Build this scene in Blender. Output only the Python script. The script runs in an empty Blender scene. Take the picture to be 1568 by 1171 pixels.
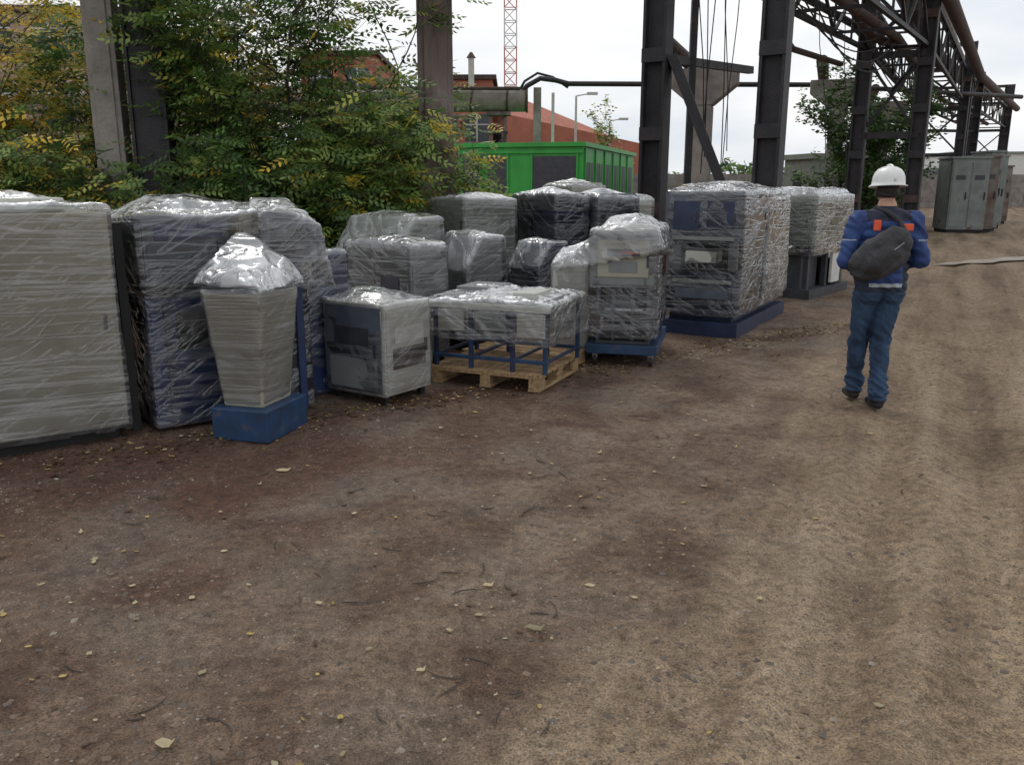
import bpy, bmesh, math, random
from mathutils import Vector, Matrix, noise, Euler
R = math.radians
scene = bpy.context.scene
COL = scene.collection

# ------------------------------------------------------------------ materials
def nt(m):
    m.use_nodes = True
    t = m.node_tree
    t.nodes.clear()
    return t, t.nodes, t.links

def simple(name, c1, c2=None, rough=0.6, metal=0.0, scale=6.0, bump=0.15, bscale=40.0, c3=None, stretch=(1,1,1), spec=0.5):
    m = bpy.data.materials.new(name)
    t, N, L = nt(m)
    out = N.new('ShaderNodeOutputMaterial'); p = N.new('ShaderNodeBsdfPrincipled')
    L.new(p.outputs[0], out.inputs[0])
    tc = N.new('ShaderNodeTexCoord'); mp = N.new('ShaderNodeMapping')
    mp.inputs['Scale'].default_value = stretch
    L.new(tc.outputs['Object'], mp.inputs[0])
    n = N.new('ShaderNodeTexNoise'); n.inputs['Scale'].default_value = scale; n.inputs['Detail'].default_value = 4
    L.new(mp.outputs[0], n.inputs['Vector'])
    r = N.new('ShaderNodeValToRGB')
    c2 = c2 or tuple(x*0.75 for x in c1)
    r.color_ramp.elements[0].position = 0.35; r.color_ramp.elements[0].color = (*c2, 1)
    r.color_ramp.elements[1].position = 0.62; r.color_ramp.elements[1].color = (*c1, 1)
    if c3:
        e = r.color_ramp.elements.new(0.72); e.color = (*c3, 1)
    L.new(n.outputs['Fac'], r.inputs[0]); L.new(r.outputs[0], p.inputs['Base Color'])
    p.inputs['Roughness'].default_value = rough; p.inputs['Metallic'].default_value = metal
    p.inputs['Specular IOR Level'].default_value = spec
    if bump > .1:
        n2 = N.new('ShaderNodeTexNoise'); n2.inputs['Scale'].default_value = bscale; n2.inputs['Detail'].default_value = 2
        L.new(mp.outputs[0], n2.inputs['Vector'])
        b = N.new('ShaderNodeBump'); b.inputs['Strength'].default_value = bump; b.inputs['Distance'].default_value = 0.02
        L.new(n2.outputs['Fac'], b.inputs['Height']); L.new(b.outputs[0], p.inputs['Normal'])
    return m

def film_mat(name, base=0.10, gain=0.55, top=0.35, tint=(.80,.82,.84), bands=26.0, gloss=1.5, diagw=.6, bstr=.4):
    m = bpy.data.materials.new(name)
    t, N, L = nt(m)
    def math_(op, a=None, b=None, clamp=False):
        x = N.new('ShaderNodeMath'); x.operation = op; x.use_clamp = clamp
        for i, v in enumerate((a, b)):
            if v is None: continue
            if isinstance(v, (int, float)): x.inputs[i].default_value = v
            else: L.new(v, x.inputs[i])
        return x.outputs[0]
    out = N.new('ShaderNodeOutputMaterial')
    tc = N.new('ShaderNodeTexCoord')
    def tex(scale, sc, detail=4, dist=0.0, rot=(0,0,0)):
        m1_ = N.new('ShaderNodeMapping'); m1_.inputs['Rotation'].default_value = rot
        mp = N.new('ShaderNodeMapping'); mp.inputs['Scale'].default_value = sc
        L.new(tc.outputs['Object'], m1_.inputs[0]); L.new(m1_.outputs[0], mp.inputs[0])
        n = N.new('ShaderNodeTexNoise'); n.inputs['Scale'].default_value = scale
        n.inputs['Detail'].default_value = detail; n.inputs['Distortion'].default_value = dist
        L.new(mp.outputs[0], n.inputs['Vector'])
        return n.outputs['Fac']
    def ridge(v, k=9.0):
        a = math_('SUBTRACT', v, 0.5); a = math_('ABSOLUTE', a); a = math_('MULTIPLY', a, k)
        return math_('SUBTRACT', 1.0, a, True)
    streak = ridge(tex(1.0, (.55, .55, bands), 3, 0.15, (R(1.5), R(-2), 0)), 20)
    diag = ridge(tex(1.0, (2.2, 2.2, 8), 3, 0.8, (R(-28), R(24), 0)), 14)
    broad = tex(1.8, (1, 1, 1), 1, 0.0)
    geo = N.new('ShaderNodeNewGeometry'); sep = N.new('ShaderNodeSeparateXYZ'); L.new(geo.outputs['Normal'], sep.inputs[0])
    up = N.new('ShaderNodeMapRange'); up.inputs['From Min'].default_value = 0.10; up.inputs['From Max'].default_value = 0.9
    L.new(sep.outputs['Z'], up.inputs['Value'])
    f = math_('ADD', math_('MULTIPLY', streak, .6), math_('MULTIPLY', diag, diagw))
    f = math_('MULTIPLY', f, math_('MULTIPLY', math_('SUBTRACT', broad, .25, True), gain*2.2))
    f = math_('ADD', f, base)
    tt = math_('MULTIPLY', up.outputs[0], math_('ADD', math_('MULTIPLY', diag, 0.3), math_('MULTIPLY', broad, top*2)))  # loose tops turn whiter: sky glare put into the film's opacity
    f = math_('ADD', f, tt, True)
    hgt = math_('ADD', math_('MULTIPLY', streak, 0.22), math_('MULTIPLY', diag, diagw))
    hgt = math_('ADD', hgt, math_('MULTIPLY', broad, 2.0))
    bp = N.new('ShaderNodeBump'); bp.inputs['Strength'].default_value = bstr; bp.inputs['Distance'].default_value = 0.02
    L.new(hgt, bp.inputs['Height'])
    tr = N.new('ShaderNodeBsdfTransparent'); tr.inputs[0].default_value = (.97, .97, .97, 1)
    df = N.new('ShaderNodeBsdfDiffuse'); df.inputs[0].default_value = (*tint, 1)
    m1 = N.new('ShaderNodeMixShader'); L.new(f, m1.inputs[0]); L.new(tr.outputs[0], m1.inputs[1]); L.new(df.outputs[0], m1.inputs[2])
    gl = N.new('ShaderNodeBsdfGlossy'); gl.inputs['Roughness'].default_value = 0.08; gl.inputs[0].default_value = (1, 1, 1, 1)
    L.new(bp.outputs[0], gl.inputs['Normal'])
    fr = N.new('ShaderNodeFresnel'); fr.inputs['IOR'].default_value = 1.5; L.new(bp.outputs[0], fr.inputs['Normal'])
    frf = math_('MULTIPLY', fr.outputs[0], gloss, True)
    m2 = N.new('ShaderNodeMixShader'); L.new(frf, m2.inputs[0]); L.new(m1.outputs[0], m2.inputs[1]); L.new(gl.outputs[0], m2.inputs[2])
    L.new(m2.outputs[0], out.inputs[0])
    return m

def leaf_mat(name, col, var=0.35):
    m = bpy.data.materials.new(name)
    t, N, L = nt(m)
    out = N.new('ShaderNodeOutputMaterial')
    geo = N.new('ShaderNodeNewGeometry')
    hs = N.new('ShaderNodeHueSaturation'); hs.inputs['Color'].default_value = (*col, 1)
    mr = N.new('ShaderNodeMapRange'); mr.inputs['To Min'].default_value = 1-var; mr.inputs['To Max'].default_value = 1+var
    L.new(geo.outputs['Random Per Island'], mr.inputs['Value']); L.new(mr.outputs[0], hs.inputs['Value'])
    p = N.new('ShaderNodeBsdfPrincipled'); p.inputs['Roughness'].default_value = 0.5
    L.new(hs.outputs[0], p.inputs['Base Color'])
    tl = N.new('ShaderNodeBsdfTranslucent'); L.new(hs.outputs[0], tl.inputs[0])
    mx = N.new('ShaderNodeMixShader'); mx.inputs[0].default_value = 0.45
    L.new(p.outputs[0], mx.inputs[1]); L.new(tl.outputs[0], mx.inputs[2]); L.new(mx.outputs[0], out.inputs[0])
    return m

M = {}
M['beige'] = simple('paint_beige', (.33,.315,.25), (.27,.255,.205), .5, scale=3, bump=0)
M['grey'] = simple('paint_grey', (.20,.21,.21), (.15,.16,.16), .5, scale=3, bump=0)
M['lgrey'] = simple('paint_light_grey', (.48,.48,.43), (.40,.40,.36), .5, scale=3, bump=0)
M['dgrey'] = simple('paint_dark_grey', (.045,.048,.058), (.03,.03,.04), .5, bump=0)
M['blue'] = simple('paint_blue', (.018,.040,.125), (.010,.024,.08), .4, bump=0)
M['navy'] = simple('paint_navy', (.020,.032,.075), (.012,.019,.048), .45, bump=0)
M['slate'] = simple('paint_slate_blue', (.095,.11,.14), (.065,.078,.105), .45, bump=0)
M['bluebright'] = simple('paint_blue_frame', (.014,.050,.125), (.012,.032,.075), .5, scale=9, c3=(.06,.065,.08), bump=0)
M['greygreen'] = simple('paint_grey_green', (.20,.225,.185), (.15,.17,.145), .5, scale=3, bump=0)
M['black'] = simple('black_rubber', (.015,.015,.016), (.01,.01,.01), .7, bump=0)
M['wood'] = simple('pallet_wood', (.40,.26,.13), (.19,.125,.07), .8, scale=5, stretch=(1,8,8), bump=.3)
M['steel'] = simple('steel', (.35,.35,.36), (.2,.2,.21), .35, .8, bump=0)
M['darksteel'] = simple('painted_steel_rusty', (.024,.021,.026), (.013,.011,.014), .6, scale=3, c3=(.055,.03,.024), bump=.3)
M['rust'] = simple('rusty_steel', (.085,.05,.04), (.04,.026,.024), .8, scale=4, c3=(.13,.07,.05), bump=.4)
M['pipegrey'] = simple('pipe_insulation', (.27,.235,.20), (.15,.12,.10), .7, scale=2, c3=(.33,.31,.28), bump=.4)
M['concrete'] = simple('concrete', (.28,.255,.23), (.18,.16,.145), .85, scale=2.5, bump=.5, bscale=25)
M['concretedark'] = simple('concrete_stained', (.18,.14,.125), (.085,.066,.06), .85, scale=4, stretch=(1,1,.3), c3=(.23,.20,.18), bump=.5, bscale=25)
M['label'] = simple('label_red', (.35,.06,.04), (.3,.05,.04), .5, bump=0)
M['label2'] = simple('label_white', (.62,.62,.59), (.52,.52,.49), .5, bump=0)
M['green'] = simple('green_cladding', (.035,.36,.05), (.028,.29,.04), .45, scale=1.5, bump=0)
M['door'] = simple('dark_door_panel', (.05,.052,.065), (.035,.037,.045), .5, bump=0)
M['glass'] = simple('window_glass', (.04,.05,.06), (.02,.025,.03), .1, bump=0)
M['redwhite_r'] = simple('crane_red', (.6,.25,.2), None, .6, bump=0)
M['redwhite_w'] = simple('crane_white', (.75,.74,.72), None, .6, bump=0)
M['rustpanel'] = simple('rusted_grey_panel', (.20,.225,.215), (.14,.16,.15), .6, scale=2.2, c3=(.13,.075,.05), bump=.3)
M['rustpanel2'] = simple('rusted_brown_panel', (.11,.065,.05), (.17,.16,.145), .7, scale=2.2, c3=(.08,.04,.03), bump=.3)
M['bark'] = simple('bark', (.075,.06,.05), (.04,.032,.027), .9, scale=12, stretch=(1,1,.2), bump=0)
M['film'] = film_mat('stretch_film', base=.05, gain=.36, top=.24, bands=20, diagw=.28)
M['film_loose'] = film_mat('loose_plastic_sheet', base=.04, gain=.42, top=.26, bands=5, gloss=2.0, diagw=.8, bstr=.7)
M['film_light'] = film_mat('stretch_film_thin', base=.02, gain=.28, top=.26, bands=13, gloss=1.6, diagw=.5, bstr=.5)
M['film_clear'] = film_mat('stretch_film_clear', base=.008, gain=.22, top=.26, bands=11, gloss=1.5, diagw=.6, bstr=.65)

def brick_mat(name, c1, c2, mortar, scale=1.0):
    m = bpy.data.materials.new(name); t, N, L = nt(m)
    out = N.new('ShaderNodeOutputMaterial'); p = N.new('ShaderNodeBsdfPrincipled'); L.new(p.outputs[0], out.inputs[0])
    p.inputs['Roughness'].default_value = .85
    tc = N.new('ShaderNodeTexCoord'); sp = N.new('ShaderNodeSeparateXYZ'); L.new(tc.outputs['Object'], sp.inputs[0])
    ad = N.new('ShaderNodeMath'); ad.operation = 'ADD'; L.new(sp.outputs[0], ad.inputs[0]); L.new(sp.outputs[1], ad.inputs[1])
    cb = N.new('ShaderNodeCombineXYZ'); L.new(ad.outputs[0], cb.inputs[0]); L.new(sp.outputs[2], cb.inputs[1])
    b = N.new('ShaderNodeTexBrick'); b.inputs['Scale'].default_value = scale
    b.inputs['Color1'].default_value = (*c1, 1); b.inputs['Color2'].default_value = (*c2, 1); b.inputs['Mortar'].default_value = (*mortar, 1)
    b.inputs['Brick Width'].default_value = .26; b.inputs['Row Height'].default_value = .08; b.inputs['Mortar Size'].default_value = .008
    L.new(cb.outputs[0], b.inputs['Vector'])
    n = N.new('ShaderNodeTexNoise'); n.inputs['Scale'].default_value = .6; n.inputs['Detail'].default_value = 6
    L.new(tc.outputs['Object'], n.inputs['Vector'])
    mx = N.new('ShaderNodeMix'); mx.data_type = 'RGBA'; mx.blend_type = 'MULTIPLY'; mx.inputs[0].default_value = .6
    L.new(b.outputs['Color'], mx.inputs[6])
    r = N.new('ShaderNodeValToRGB'); r.color_ramp.elements[0].position = .3; r.color_ramp.elements[0].color = (.55,.55,.55,1); r.color_ramp.elements[1].position = .6
    L.new(n.outputs[0], r.inputs[0]); L.new(r.outputs[0], mx.inputs[7]); L.new(mx.outputs[2], p.inputs['Base Color'])
    return m
M['brick'] = brick_mat('red_brick', (.48,.14,.08), (.40,.12,.07), (.32,.17,.13))
M['pinkbrick'] = brick_mat('pale_brick', (.46,.29,.22), (.40,.25,.19), (.42,.38,.34))

# ------------------------------------------------------------------ mesh builder
class MB:
    def __init__(s): s.v = []; s.f = []; s.m = []; s.mats = []
    def mi(s, mat):
        if isinstance(mat, str): mat = M[mat]
        if mat not in s.mats: s.mats.append(mat)
        return s.mats.index(mat)
    def box(s, x0, y0, z0, x1, y1, z1, mat, top=None):
        dx, dy = top or (0, 0)
        b = len(s.v)
        s.v += [(x0,y0,z0),(x1,y0,z0),(x1,y1,z0),(x0,y1,z0),(x0-dx,y0-dy,z1),(x1+dx,y0-dy,z1),(x1+dx,y1+dy,z1),(x0-dx,y1+dy,z1)]
        for q in ((3,2,1,0),(4,5,6,7),(0,1,5,4),(1,2,6,5),(2,3,7,6),(3,0,4,7)):
            s.f.append(tuple(b+i for i in q)); s.m.append(s.mi(mat))
    def beam(s, p0, p1, w, h, mat):
        p0 = Vector(p0); p1 = Vector(p1); d = (p1-p0).normalized()
        up = Vector((0,0,1)) if abs(d.z) < .95 else Vector((0,1,0))
        a = d.cross(up).normalized()*w/2; c = a.cross(d).normalized()*h/2
        b = len(s.v)
        for p in (p0, p1):
            for q in (-a-c, a-c, a+c, -a+c): s.v.append(tuple(p+q))
        for q in ((3,2,1,0),(4,5,6,7),(0,1,5,4),(1,2,6,5),(2,3,7,6),(3,0,4,7)):
            s.f.append(tuple(b+i for i in q)); s.m.append(s.mi(mat))
    def prism(s, prof, y0, y1, mat):
        b = len(s.v); n = len(prof)
        for yy in (y0, y1):
            for px, pz in prof: s.v.append((px,yy,pz))
        mi = s.mi(mat)
        s.f.append(tuple(b+i for i in range(n))); s.m.append(mi); s.f.append(tuple(b+n+i for i in reversed(range(n)))); s.m.append(mi)
        for i in range(n): s.f.append((b+i,b+n+i,b+n+(i+1)%n,b+(i+1)%n)); s.m.append(mi)
    def tube(s, pts, rads, mat, n=12, cap=True):
        pts = [Vector(p) for p in pts]
        if isinstance(rads, (int, float)): rads = [rads]*len(pts)
        b = len(s.v); prev = None
        for i, p in enumerate(pts):
            d = (pts[min(i+1, len(pts)-1)]-pts[max(i-1, 0)])
            d = d.normalized() if d.length > 1e-9 else Vector((0,0,1))
            if prev is None:
                up = Vector((0,0,1)) if abs(d.z) < .9 else Vector((1,0,0))
                a = d.cross(up).normalized()
            else:
                a = (prev - d*prev.dot(d)); a = a.normalized() if a.length > 1e-6 else d.orthogonal().normalized()
            prev = a; c = d.cross(a)
            for k in range(n):
                t = 2*math.pi*k/n
                s.v.append(tuple(p+(a*math.cos(t)+c*math.sin(t))*rads[i]))
        mi = s.mi(mat)
        for i in range(len(pts)-1):
            for k in range(n):
                k2 = (k+1) % n
                s.f.append((b+i*n+k, b+i*n+k2, b+(i+1)*n+k2, b+(i+1)*n+k)); s.m.append(mi)
        if cap:
            s.f.append(tuple(b+k for k in reversed(range(n)))); s.m.append(mi)
            e = b+(len(pts)-1)*n
            s.f.append(tuple(e+k for k in range(n))); s.m.append(mi)
    def obj(s, name, parent=None, loc=(0,0,0), rz=0, bevel=0, smooth=False):
        me = bpy.data.meshes.new(name); me.from_pydata(s.v, [], s.f)
        for m in s.mats: me.materials.append(m)
        me.polygons.foreach_set('material_index', s.m)
        if smooth: me.polygons.foreach_set('use_smooth', [True]*len(me.polygons))
        me.update()
        o = bpy.data.objects.new(name, me); COL.objects.link(o)
        o.location = loc; o.rotation_euler = (0, 0, rz)
        if parent: o.parent = parent
        if bevel:
            b = o.modifiers.new('bevel', 'BEVEL'); b.width = bevel; b.segments = 2; b.limit_method = 'ANGLE'
        return o

def empty(name, loc=(0,0,0), rz=0):
    e = bpy.data.objects.new(name, None); COL.objects.link(e); e.location = loc; e.rotation_euler = (0,0,rz)
    e.empty_display_size = .2
    return e

def bake(o):
    dg = bpy.context.evaluated_depsgraph_get(); dg.update()
    me = bpy.data.meshes.new_from_object(o.evaluated_get(dg))
    o.modifiers.clear(); old = o.data; o.data = me; bpy.data.meshes.remove(old)

def ridged(p): return 1-abs(noise.noise(p))*2.2

def make_film(name, parent, groups, mat, exp=.015, vox=.03, seed=0, amp=1.0, zopen=.06, loose=0.0):
    bm = bmesh.new()
    zmin = 1e9
    for pts in groups:
        c = sum((Vector(p) for p in pts), Vector())/len(pts)
        b2 = bmesh.new()
        for p in pts:
            p = Vector(p); zmin = min(zmin, p.z)
            q = p-c
            q = Vector((q.x+math.copysign(exp, q.x), q.y+math.copysign(exp, q.y), q.z+(exp if q.z > 0 else 0)))
            b2.verts.new(c+q)
        r = bmesh.ops.convex_hull(b2, input=b2.verts)
        bmesh.ops.delete(b2, geom=[g for g in set(r['geom_interior']+r['geom_unused']) if isinstance(g, bmesh.types.BMVert)], context='VERTS')
        bmesh.ops.recalc_face_normals(b2, faces=b2.faces)
        t = bpy.data.meshes.new('t'); b2.to_mesh(t); b2.free(); bm.from_mesh(t); bpy.data.meshes.remove(t)
    me = bpy.data.meshes.new(name); bm.to_mesh(me); bm.free()
    o = bpy.data.objects.new(name, me); COL.objects.link(o)
    md = o.modifiers.new('r', 'REMESH'); md.mode = 'VOXEL'; md.voxel_size = vox
    ms = o.modifiers.new('s', 'SMOOTH'); ms.iterations = 2; ms.factor = .5
    bake(o)
    me = o.data; S = Vector((seed*7.3, seed*3.1, seed*1.7))
    nrm = [v.normal.copy() for v in me.vertices]
    for v, n in zip(me.vertices, nrm):
        p = v.co
        up = max(0, n.z)
        d = .009*noise.noise(Vector((p.x*1.2, p.y*1.2, p.z*2.5))+S)
        d += .0022*noise.noise(Vector((p.x*1.5+p.z*1.5, p.y*1.5, p.z*9))+S)
        d += (.006+.012*loose)*max(0, ridged(Vector((p.x*5+p.z*2.2, p.y*5-p.z*1.6, p.z*.9))+S)-.45)
        d += loose*(.010*noise.noise(p*4+S)+.008*max(0, ridged(p*6+S*3)-.5))
        k = up**1.5
        d += k*(.030*noise.noise(p*2.4+S)+.024*max(0, ridged(Vector((p.x*6, p.y*4+p.x*3, p.z*2))+S)-.4)+.007*noise.noise(p*11+S))
        v.co = p+n*d*amp
    b = bmesh.new(); b.from_mesh(me)
    dl = [f for f in b.faces if f.calc_center_median().z < zmin+zopen and f.normal.z < -.5]
    bmesh.ops.delete(b, geom=dl, context='FACES')
    b.to_mesh(me); b.free()
    me.materials.clear(); me.materials.append(M[mat] if isinstance(mat, str) else mat)
    me.polygons.foreach_set('use_smooth', [True]*len(me.polygons))
    if parent: o.parent = parent
    return o

def bx(x0,y0,z0,x1,y1,z1):
    return [(x,y,z) for x in (x0,x1) for y in (y0,y1) for z in (z0,z1)]

def cabinet(mb, x0,y0,z0,x1,y1,z1, mat, doors_y=2, doors_x=1, trim='dgrey', slots=True):
    mb.box(x0,y0,z0,x1,y1,z1,mat)
    w = (x1-x0)/doors_y
    for i in range(doors_y):
        a = x0+i*w+.02; b = x0+(i+1)*w-.02
        mb.box(a, y0-.012, z0+.03, b, y0-.001, z1-.04, mat)
        mb.box(b-.07, y0-.03, (z0+z1)/2-.05, b-.05, y0-.013, (z0+z1)/2+.05, trim)
        if slots:
            for k in range(3): mb.box(a+.08, y0-.016, z1-.12-.03*k, min(a+.25, b-.02), y0-.013, z1-.107-.03*k, trim)
    w = (y1-y0)/doors_x
    for i in range(doors_x):
        a = y0+i*w+.02; b = y0+(i+1)*w-.02
        mb.box(x0-.012, a, z0+.03, x0-.001, b, z1-.04, mat)
        mb.box(x0-.03, a+.05, (z0+z1)/2-.05, x0-.013, a+.07, (z0+z1)/2+.05, trim)

# ------------------------------------------------------------------ ground
RUTS = ((.35,.13,.020),(.75,.15,.026),(1.25,.2,.036),(1.9,.14,.026),(2.7,.22,.045),(3.4,.18,.028),(4.2,.2,.02))
def gh(x, y):
    d = (x-.5*y+1)/1.118
    p = Vector((x, y, 0))
    h = .020*noise.noise(p*.55)+.013*noise.noise(p*2.1)+.008*noise.noise(p*6)+.006*noise.noise(p*15)
    if d > -2 and abs(x) < 30:
        w = d+.35*noise.noise(Vector((x*.22, y*.22, 5)))
        for c, wd, dp in RUTS:
            t = (w-c)/wd
            if abs(t) < 2.5:
                br = .6+.8*abs(noise.noise(Vector((y*.5, c*9, 2))))*2
                tread = .0035*math.sin((y+.5*x)*38) if abs(t) < .8 else 0
                h += (-dp*math.exp(-t*t)+dp*.5*math.exp(-((abs(t)-1.6)**2)*3)+tread)*min(1.2, br)
    return h*max(0, min(1, (60-y)/30)) - .016

def axis(lo, hi, step, far):
    a = []; x = lo
    while x < hi: a.append(x); x += step
    s = step; x = hi; up = []
    while x < far: up.append(x); s *= 1.12; x += s
    s = step; x = lo-step; dn = []
    while x > -far: dn.append(x); s *= 1.12; x -= s
    return sorted(dn+a+up+[far, -far])
xs = axis(-4.3, 6.3, .028, 600); ys = axis(.8, 11.0, .028, 600)
vs = []; 
for y in ys:
    for x in xs:
        vs.append((x, y, gh(x, y) if (abs(x) < 60 and -5 < y < 60) else -.016))
nx = len(xs)
fs = [(j*nx+i, j*nx+i+1, (j+1)*nx+i+1, (j+1)*nx+i) for j in range(len(ys)-1) for i in range(nx-1)]
me = bpy.data.meshes.new('ground'); me.from_pydata(vs, [], fs); me.polygons.foreach_set('use_smooth', [True]*len(fs))
ground = bpy.data.objects.new('ground', me); COL.objects.link(ground)

gm = bpy.data.materials.new('dirt_ground'); t, N, L = nt(gm)
out = N.new('ShaderNodeOutputMaterial'); pb = N.new('ShaderNodeBsdfPrincipled'); L.new(pb.outputs[0], out.inputs[0])
tc = N.new('ShaderNodeTexCoord')
def gn(scale, detail=6, dist=0, sc=(1,1,1), rot=None, rough=.55):
    src = tc.outputs['Object']
    if rot:
        m0 = N.new('ShaderNodeMapping'); m0.inputs['Rotation'].default_value = rot; L.new(src, m0.inputs[0]); src = m0.outputs[0]
    if sc != (1,1,1):
        mp = N.new('ShaderNodeMapping'); mp.inputs['Scale'].default_value = sc; L.new(src, mp.inputs[0]); src = mp.outputs[0]
    n = N.new('ShaderNodeTexNoise'); n.inputs['Scale'].default_value = scale; n.inputs['Detail'].default_value = detail
    n.inputs['Distortion'].default_value = dist; n.inputs['Roughness'].default_value = rough
    L.new(src, n.inputs['Vector']); return n.outputs['Fac']
def gmath(op, a, b=None, c=False):
    x = N.new('ShaderNodeMath'); x.operation = op; x.use_clamp = c
    for i, v in enumerate((a, b)):
        if v is None: continue
        if isinstance(v, (int, float)): x.inputs[i].default_value = v
        else: L.new(v, x.inputs[i])
    return x.outputs[0]
def gramp(v, stops):
    r = N.new('ShaderNodeValToRGB'); e = r.color_ramp.elements
    e[0].position = stops[0][0]; e[0].color = (*stops[0][1], 1); e[1].position = stops[-1][0]; e[1].color = (*stops[-1][1], 1)
    for p, c in stops[1:-1]:
        q = e.new(p); q.color = (*c, 1)
    L.new(v, r.inputs[0]); return r.outputs[0]
def gmix(f, a, b, mode='MIX'):
    x = N.new('ShaderNodeMix'); x.data_type = 'RGBA'; x.blend_type = mode
    for i, v in ((0, f), (6, a), (7, b)):
        if isinstance(v, (int, float)): x.inputs[i].default_value = v
        elif isinstance(v, tuple): x.inputs[i].default_value = (*v, 1)
        else: L.new(v, x.inputs[i])
    return x.outputs[2]
sp = N.new('ShaderNodeSeparateXYZ'); L.new(tc.outputs['Object'], sp.inputs[0])
d = gmath('ADD', gmath('SUBTRACT', sp.outputs[0], gmath('MULTIPLY', sp.outputs[1], .5)), 1.0)
big = gn(.55, 4, .3)
along = gn(1.0, 5, .15, (2.6, .20, 1), (0, 0, R(26.5)))
dd = gmath('ADD', d, gmath('MULTIPLY', gmath('SUBTRACT', big, .5), 2.0))
dd = gmath('ADD', dd, gmath('MULTIPLY', gmath('SUBTRACT', along, .5), 2.0))
mr = N.new('ShaderNodeMapRange'); mr.inputs['From Min'].default_value = -.7; mr.inputs['From Max'].default_value = 1.1; mr.interpolation_type = 'SMOOTHSTEP'
L.new(dd, mr.inputs['Value'])
mid = gn(2.1, 6, .5); fine = gn(20, 5); grit = gn(120, 2)
yard = gramp(mid, [(.30, (.088,.053,.036)), (.45, (.140,.093,.064)), (.58, (.190,.138,.098)), (.74, (.245,.190,.142))])
road = gramp(gmath('ADD', gmath('MULTIPLY', along, .7), gmath('MULTIPLY', mid, .3)), [(.38, (.150,.103,.066)), (.47, (.235,.170,.110)), (.60, (.320,.242,.164))])
col = gmix(mr.outputs[0], yard, road)
red = N.new('ShaderNodeMapRange'); red.inputs['From Min'].default_value = -.9; red.inputs['From Max'].default_value = -2.5; red.interpolation_type = 'SMOOTHSTEP'
L.new(dd, red.inputs['Value'])
rp_ = gramp(big, [(.40, (.15,.15,.15)), (.56, (1,1,1))])
col = gmix(gmath('MULTIPLY', red.outputs[0], gmath('MULTIPLY', rp_, .8)), col, (.095,.046,.032))
dampm = gmath('MULTIPLY', gmath('SUBTRACT', 1.0, mr.outputs[0]), gramp(gn(.9, 5, .6), [(.50, (0,0,0)), (.64, (1,1,1))]))
col = gmix(gmath('MULTIPLY', dampm, .45), col, (.150,.125,.098))
col = gmix(.8, col, gramp(fine, [(.3, (.50,.48,.46)), (.54, (1,1,1)), (.75, (1.38,1.34,1.3))]), 'MULTIPLY')
col = gmix(.7, col, gramp(grit, [(.35, (.45,.45,.45)), (.5, (1,1,1)), (.68, (1.6,1.55,1.5))]), 'MULTIPLY')
vor = N.new('ShaderNodeTexVoronoi'); vor.inputs['Scale'].default_value = 46; L.new(tc.outputs['Object'], vor.inputs['Vector'])
vs_ = N.new('ShaderNodeSeparateColor'); L.new(vor.outputs['Color'], vs_.inputs[0])
stone = gmath('MULTIPLY', gmath('GREATER_THAN', vs_.outputs[0], .74), gmath('LESS_THAN', vor.outputs['Distance'], .30))
stone = gmath('MULTIPLY', stone, gmath('GREATER_THAN', mid, .42))
col = gmix(gmath('MULTIPLY', stone, .6), col, gmix(vs_.outputs[1], (.10,.08,.065), (.36,.30,.24)))
L.new(col, pb.inputs['Base Color'])
rg = gmix(dampm, (.88,.88,.88), (.50,.50,.50)); L.new(rg, pb.inputs['Roughness'])
pb.inputs['Specular IOR Level'].default_value = .3
hh = gmath('ADD', gmath('MULTIPLY', fine, 1.2), gmath('MULTIPLY', grit, .5))
bp = N.new('ShaderNodeBump'); bp.inputs['Strength'].default_value = 1.0; bp.inputs['Distance'].default_value = .026; L.new(hh, bp.inputs['Height']); L.new(bp.outputs[0], pb.inputs['Normal'])
ground.data.materials.append(gm)

# pale silt strip crossing the far road
mb = MB(); n = 60
for i in range(n+1):
    t_ = i/n; cx = 8.6+t_*9.0; cy = 17.5+t_*5.4
    wd = .22+.35*abs(noise.noise(Vector((t_*9, 1, 0))))
    wd *= min(1, 6*t_+.02, 6*(1-t_)+.02)
    o_ = .45*noise.noise(Vector((t_*5, 7, 0)))
    mb.v += [(cx, cy-wd+o_, .014), (cx, cy+wd+o_, .014)]
pudm = simple('wet_silt', (.34,.285,.22), (.25,.195,.14), .55, bump=0, scale=3)
for i in range(n): mb.f.append((2*i, 2*i+2, 2*i+3, 2*i+1)); mb.m.append(mb.mi(pudm))
mb.obj('silt_strip')

# ------------------------------------------------------------------ scattered small things
rnd = random.Random(4)
mb = MB(); pm = [simple('pebble_a', (.31,.265,.22), (.2,.17,.14), .8, bump=0), simple('pebble_b', (.12,.095,.078), (.075,.06,.05), .8, bump=0), simple('pebble_c', (.19,.13,.09), (.13,.087,.062), .9, bump=0)]
ico = [(0,0,1),(0,0,-.6)]+[(math.cos(k*math.pi/3), math.sin(k*math.pi/3), .25*(-1)**k) for k in range(6)]
def stone_(x, y, s, mat, flat=.7):
    z = gh(x, y); b = len(mb.v); a = rnd.random()*6
    for q in ico:
        jx = q[0]*s*rnd.uniform(.65, 1.35); jy = q[1]*s*rnd.uniform(.65, 1.35)
        mb.v.append((x+jx*math.cos(a)-jy*math.sin(a), y+jx*math.sin(a)+jy*math.cos(a), z+q[2]*s*flat))
    mi = mb.mi(mat)
    for k in range(6):
        mb.f.append((b, b+2+k, b+2+(k+1) % 6)); mb.m.append(mi)
        mb.f.append((b+1, b+2+(k+1) % 6, b+2+k)); mb.m.append(mi)
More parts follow.
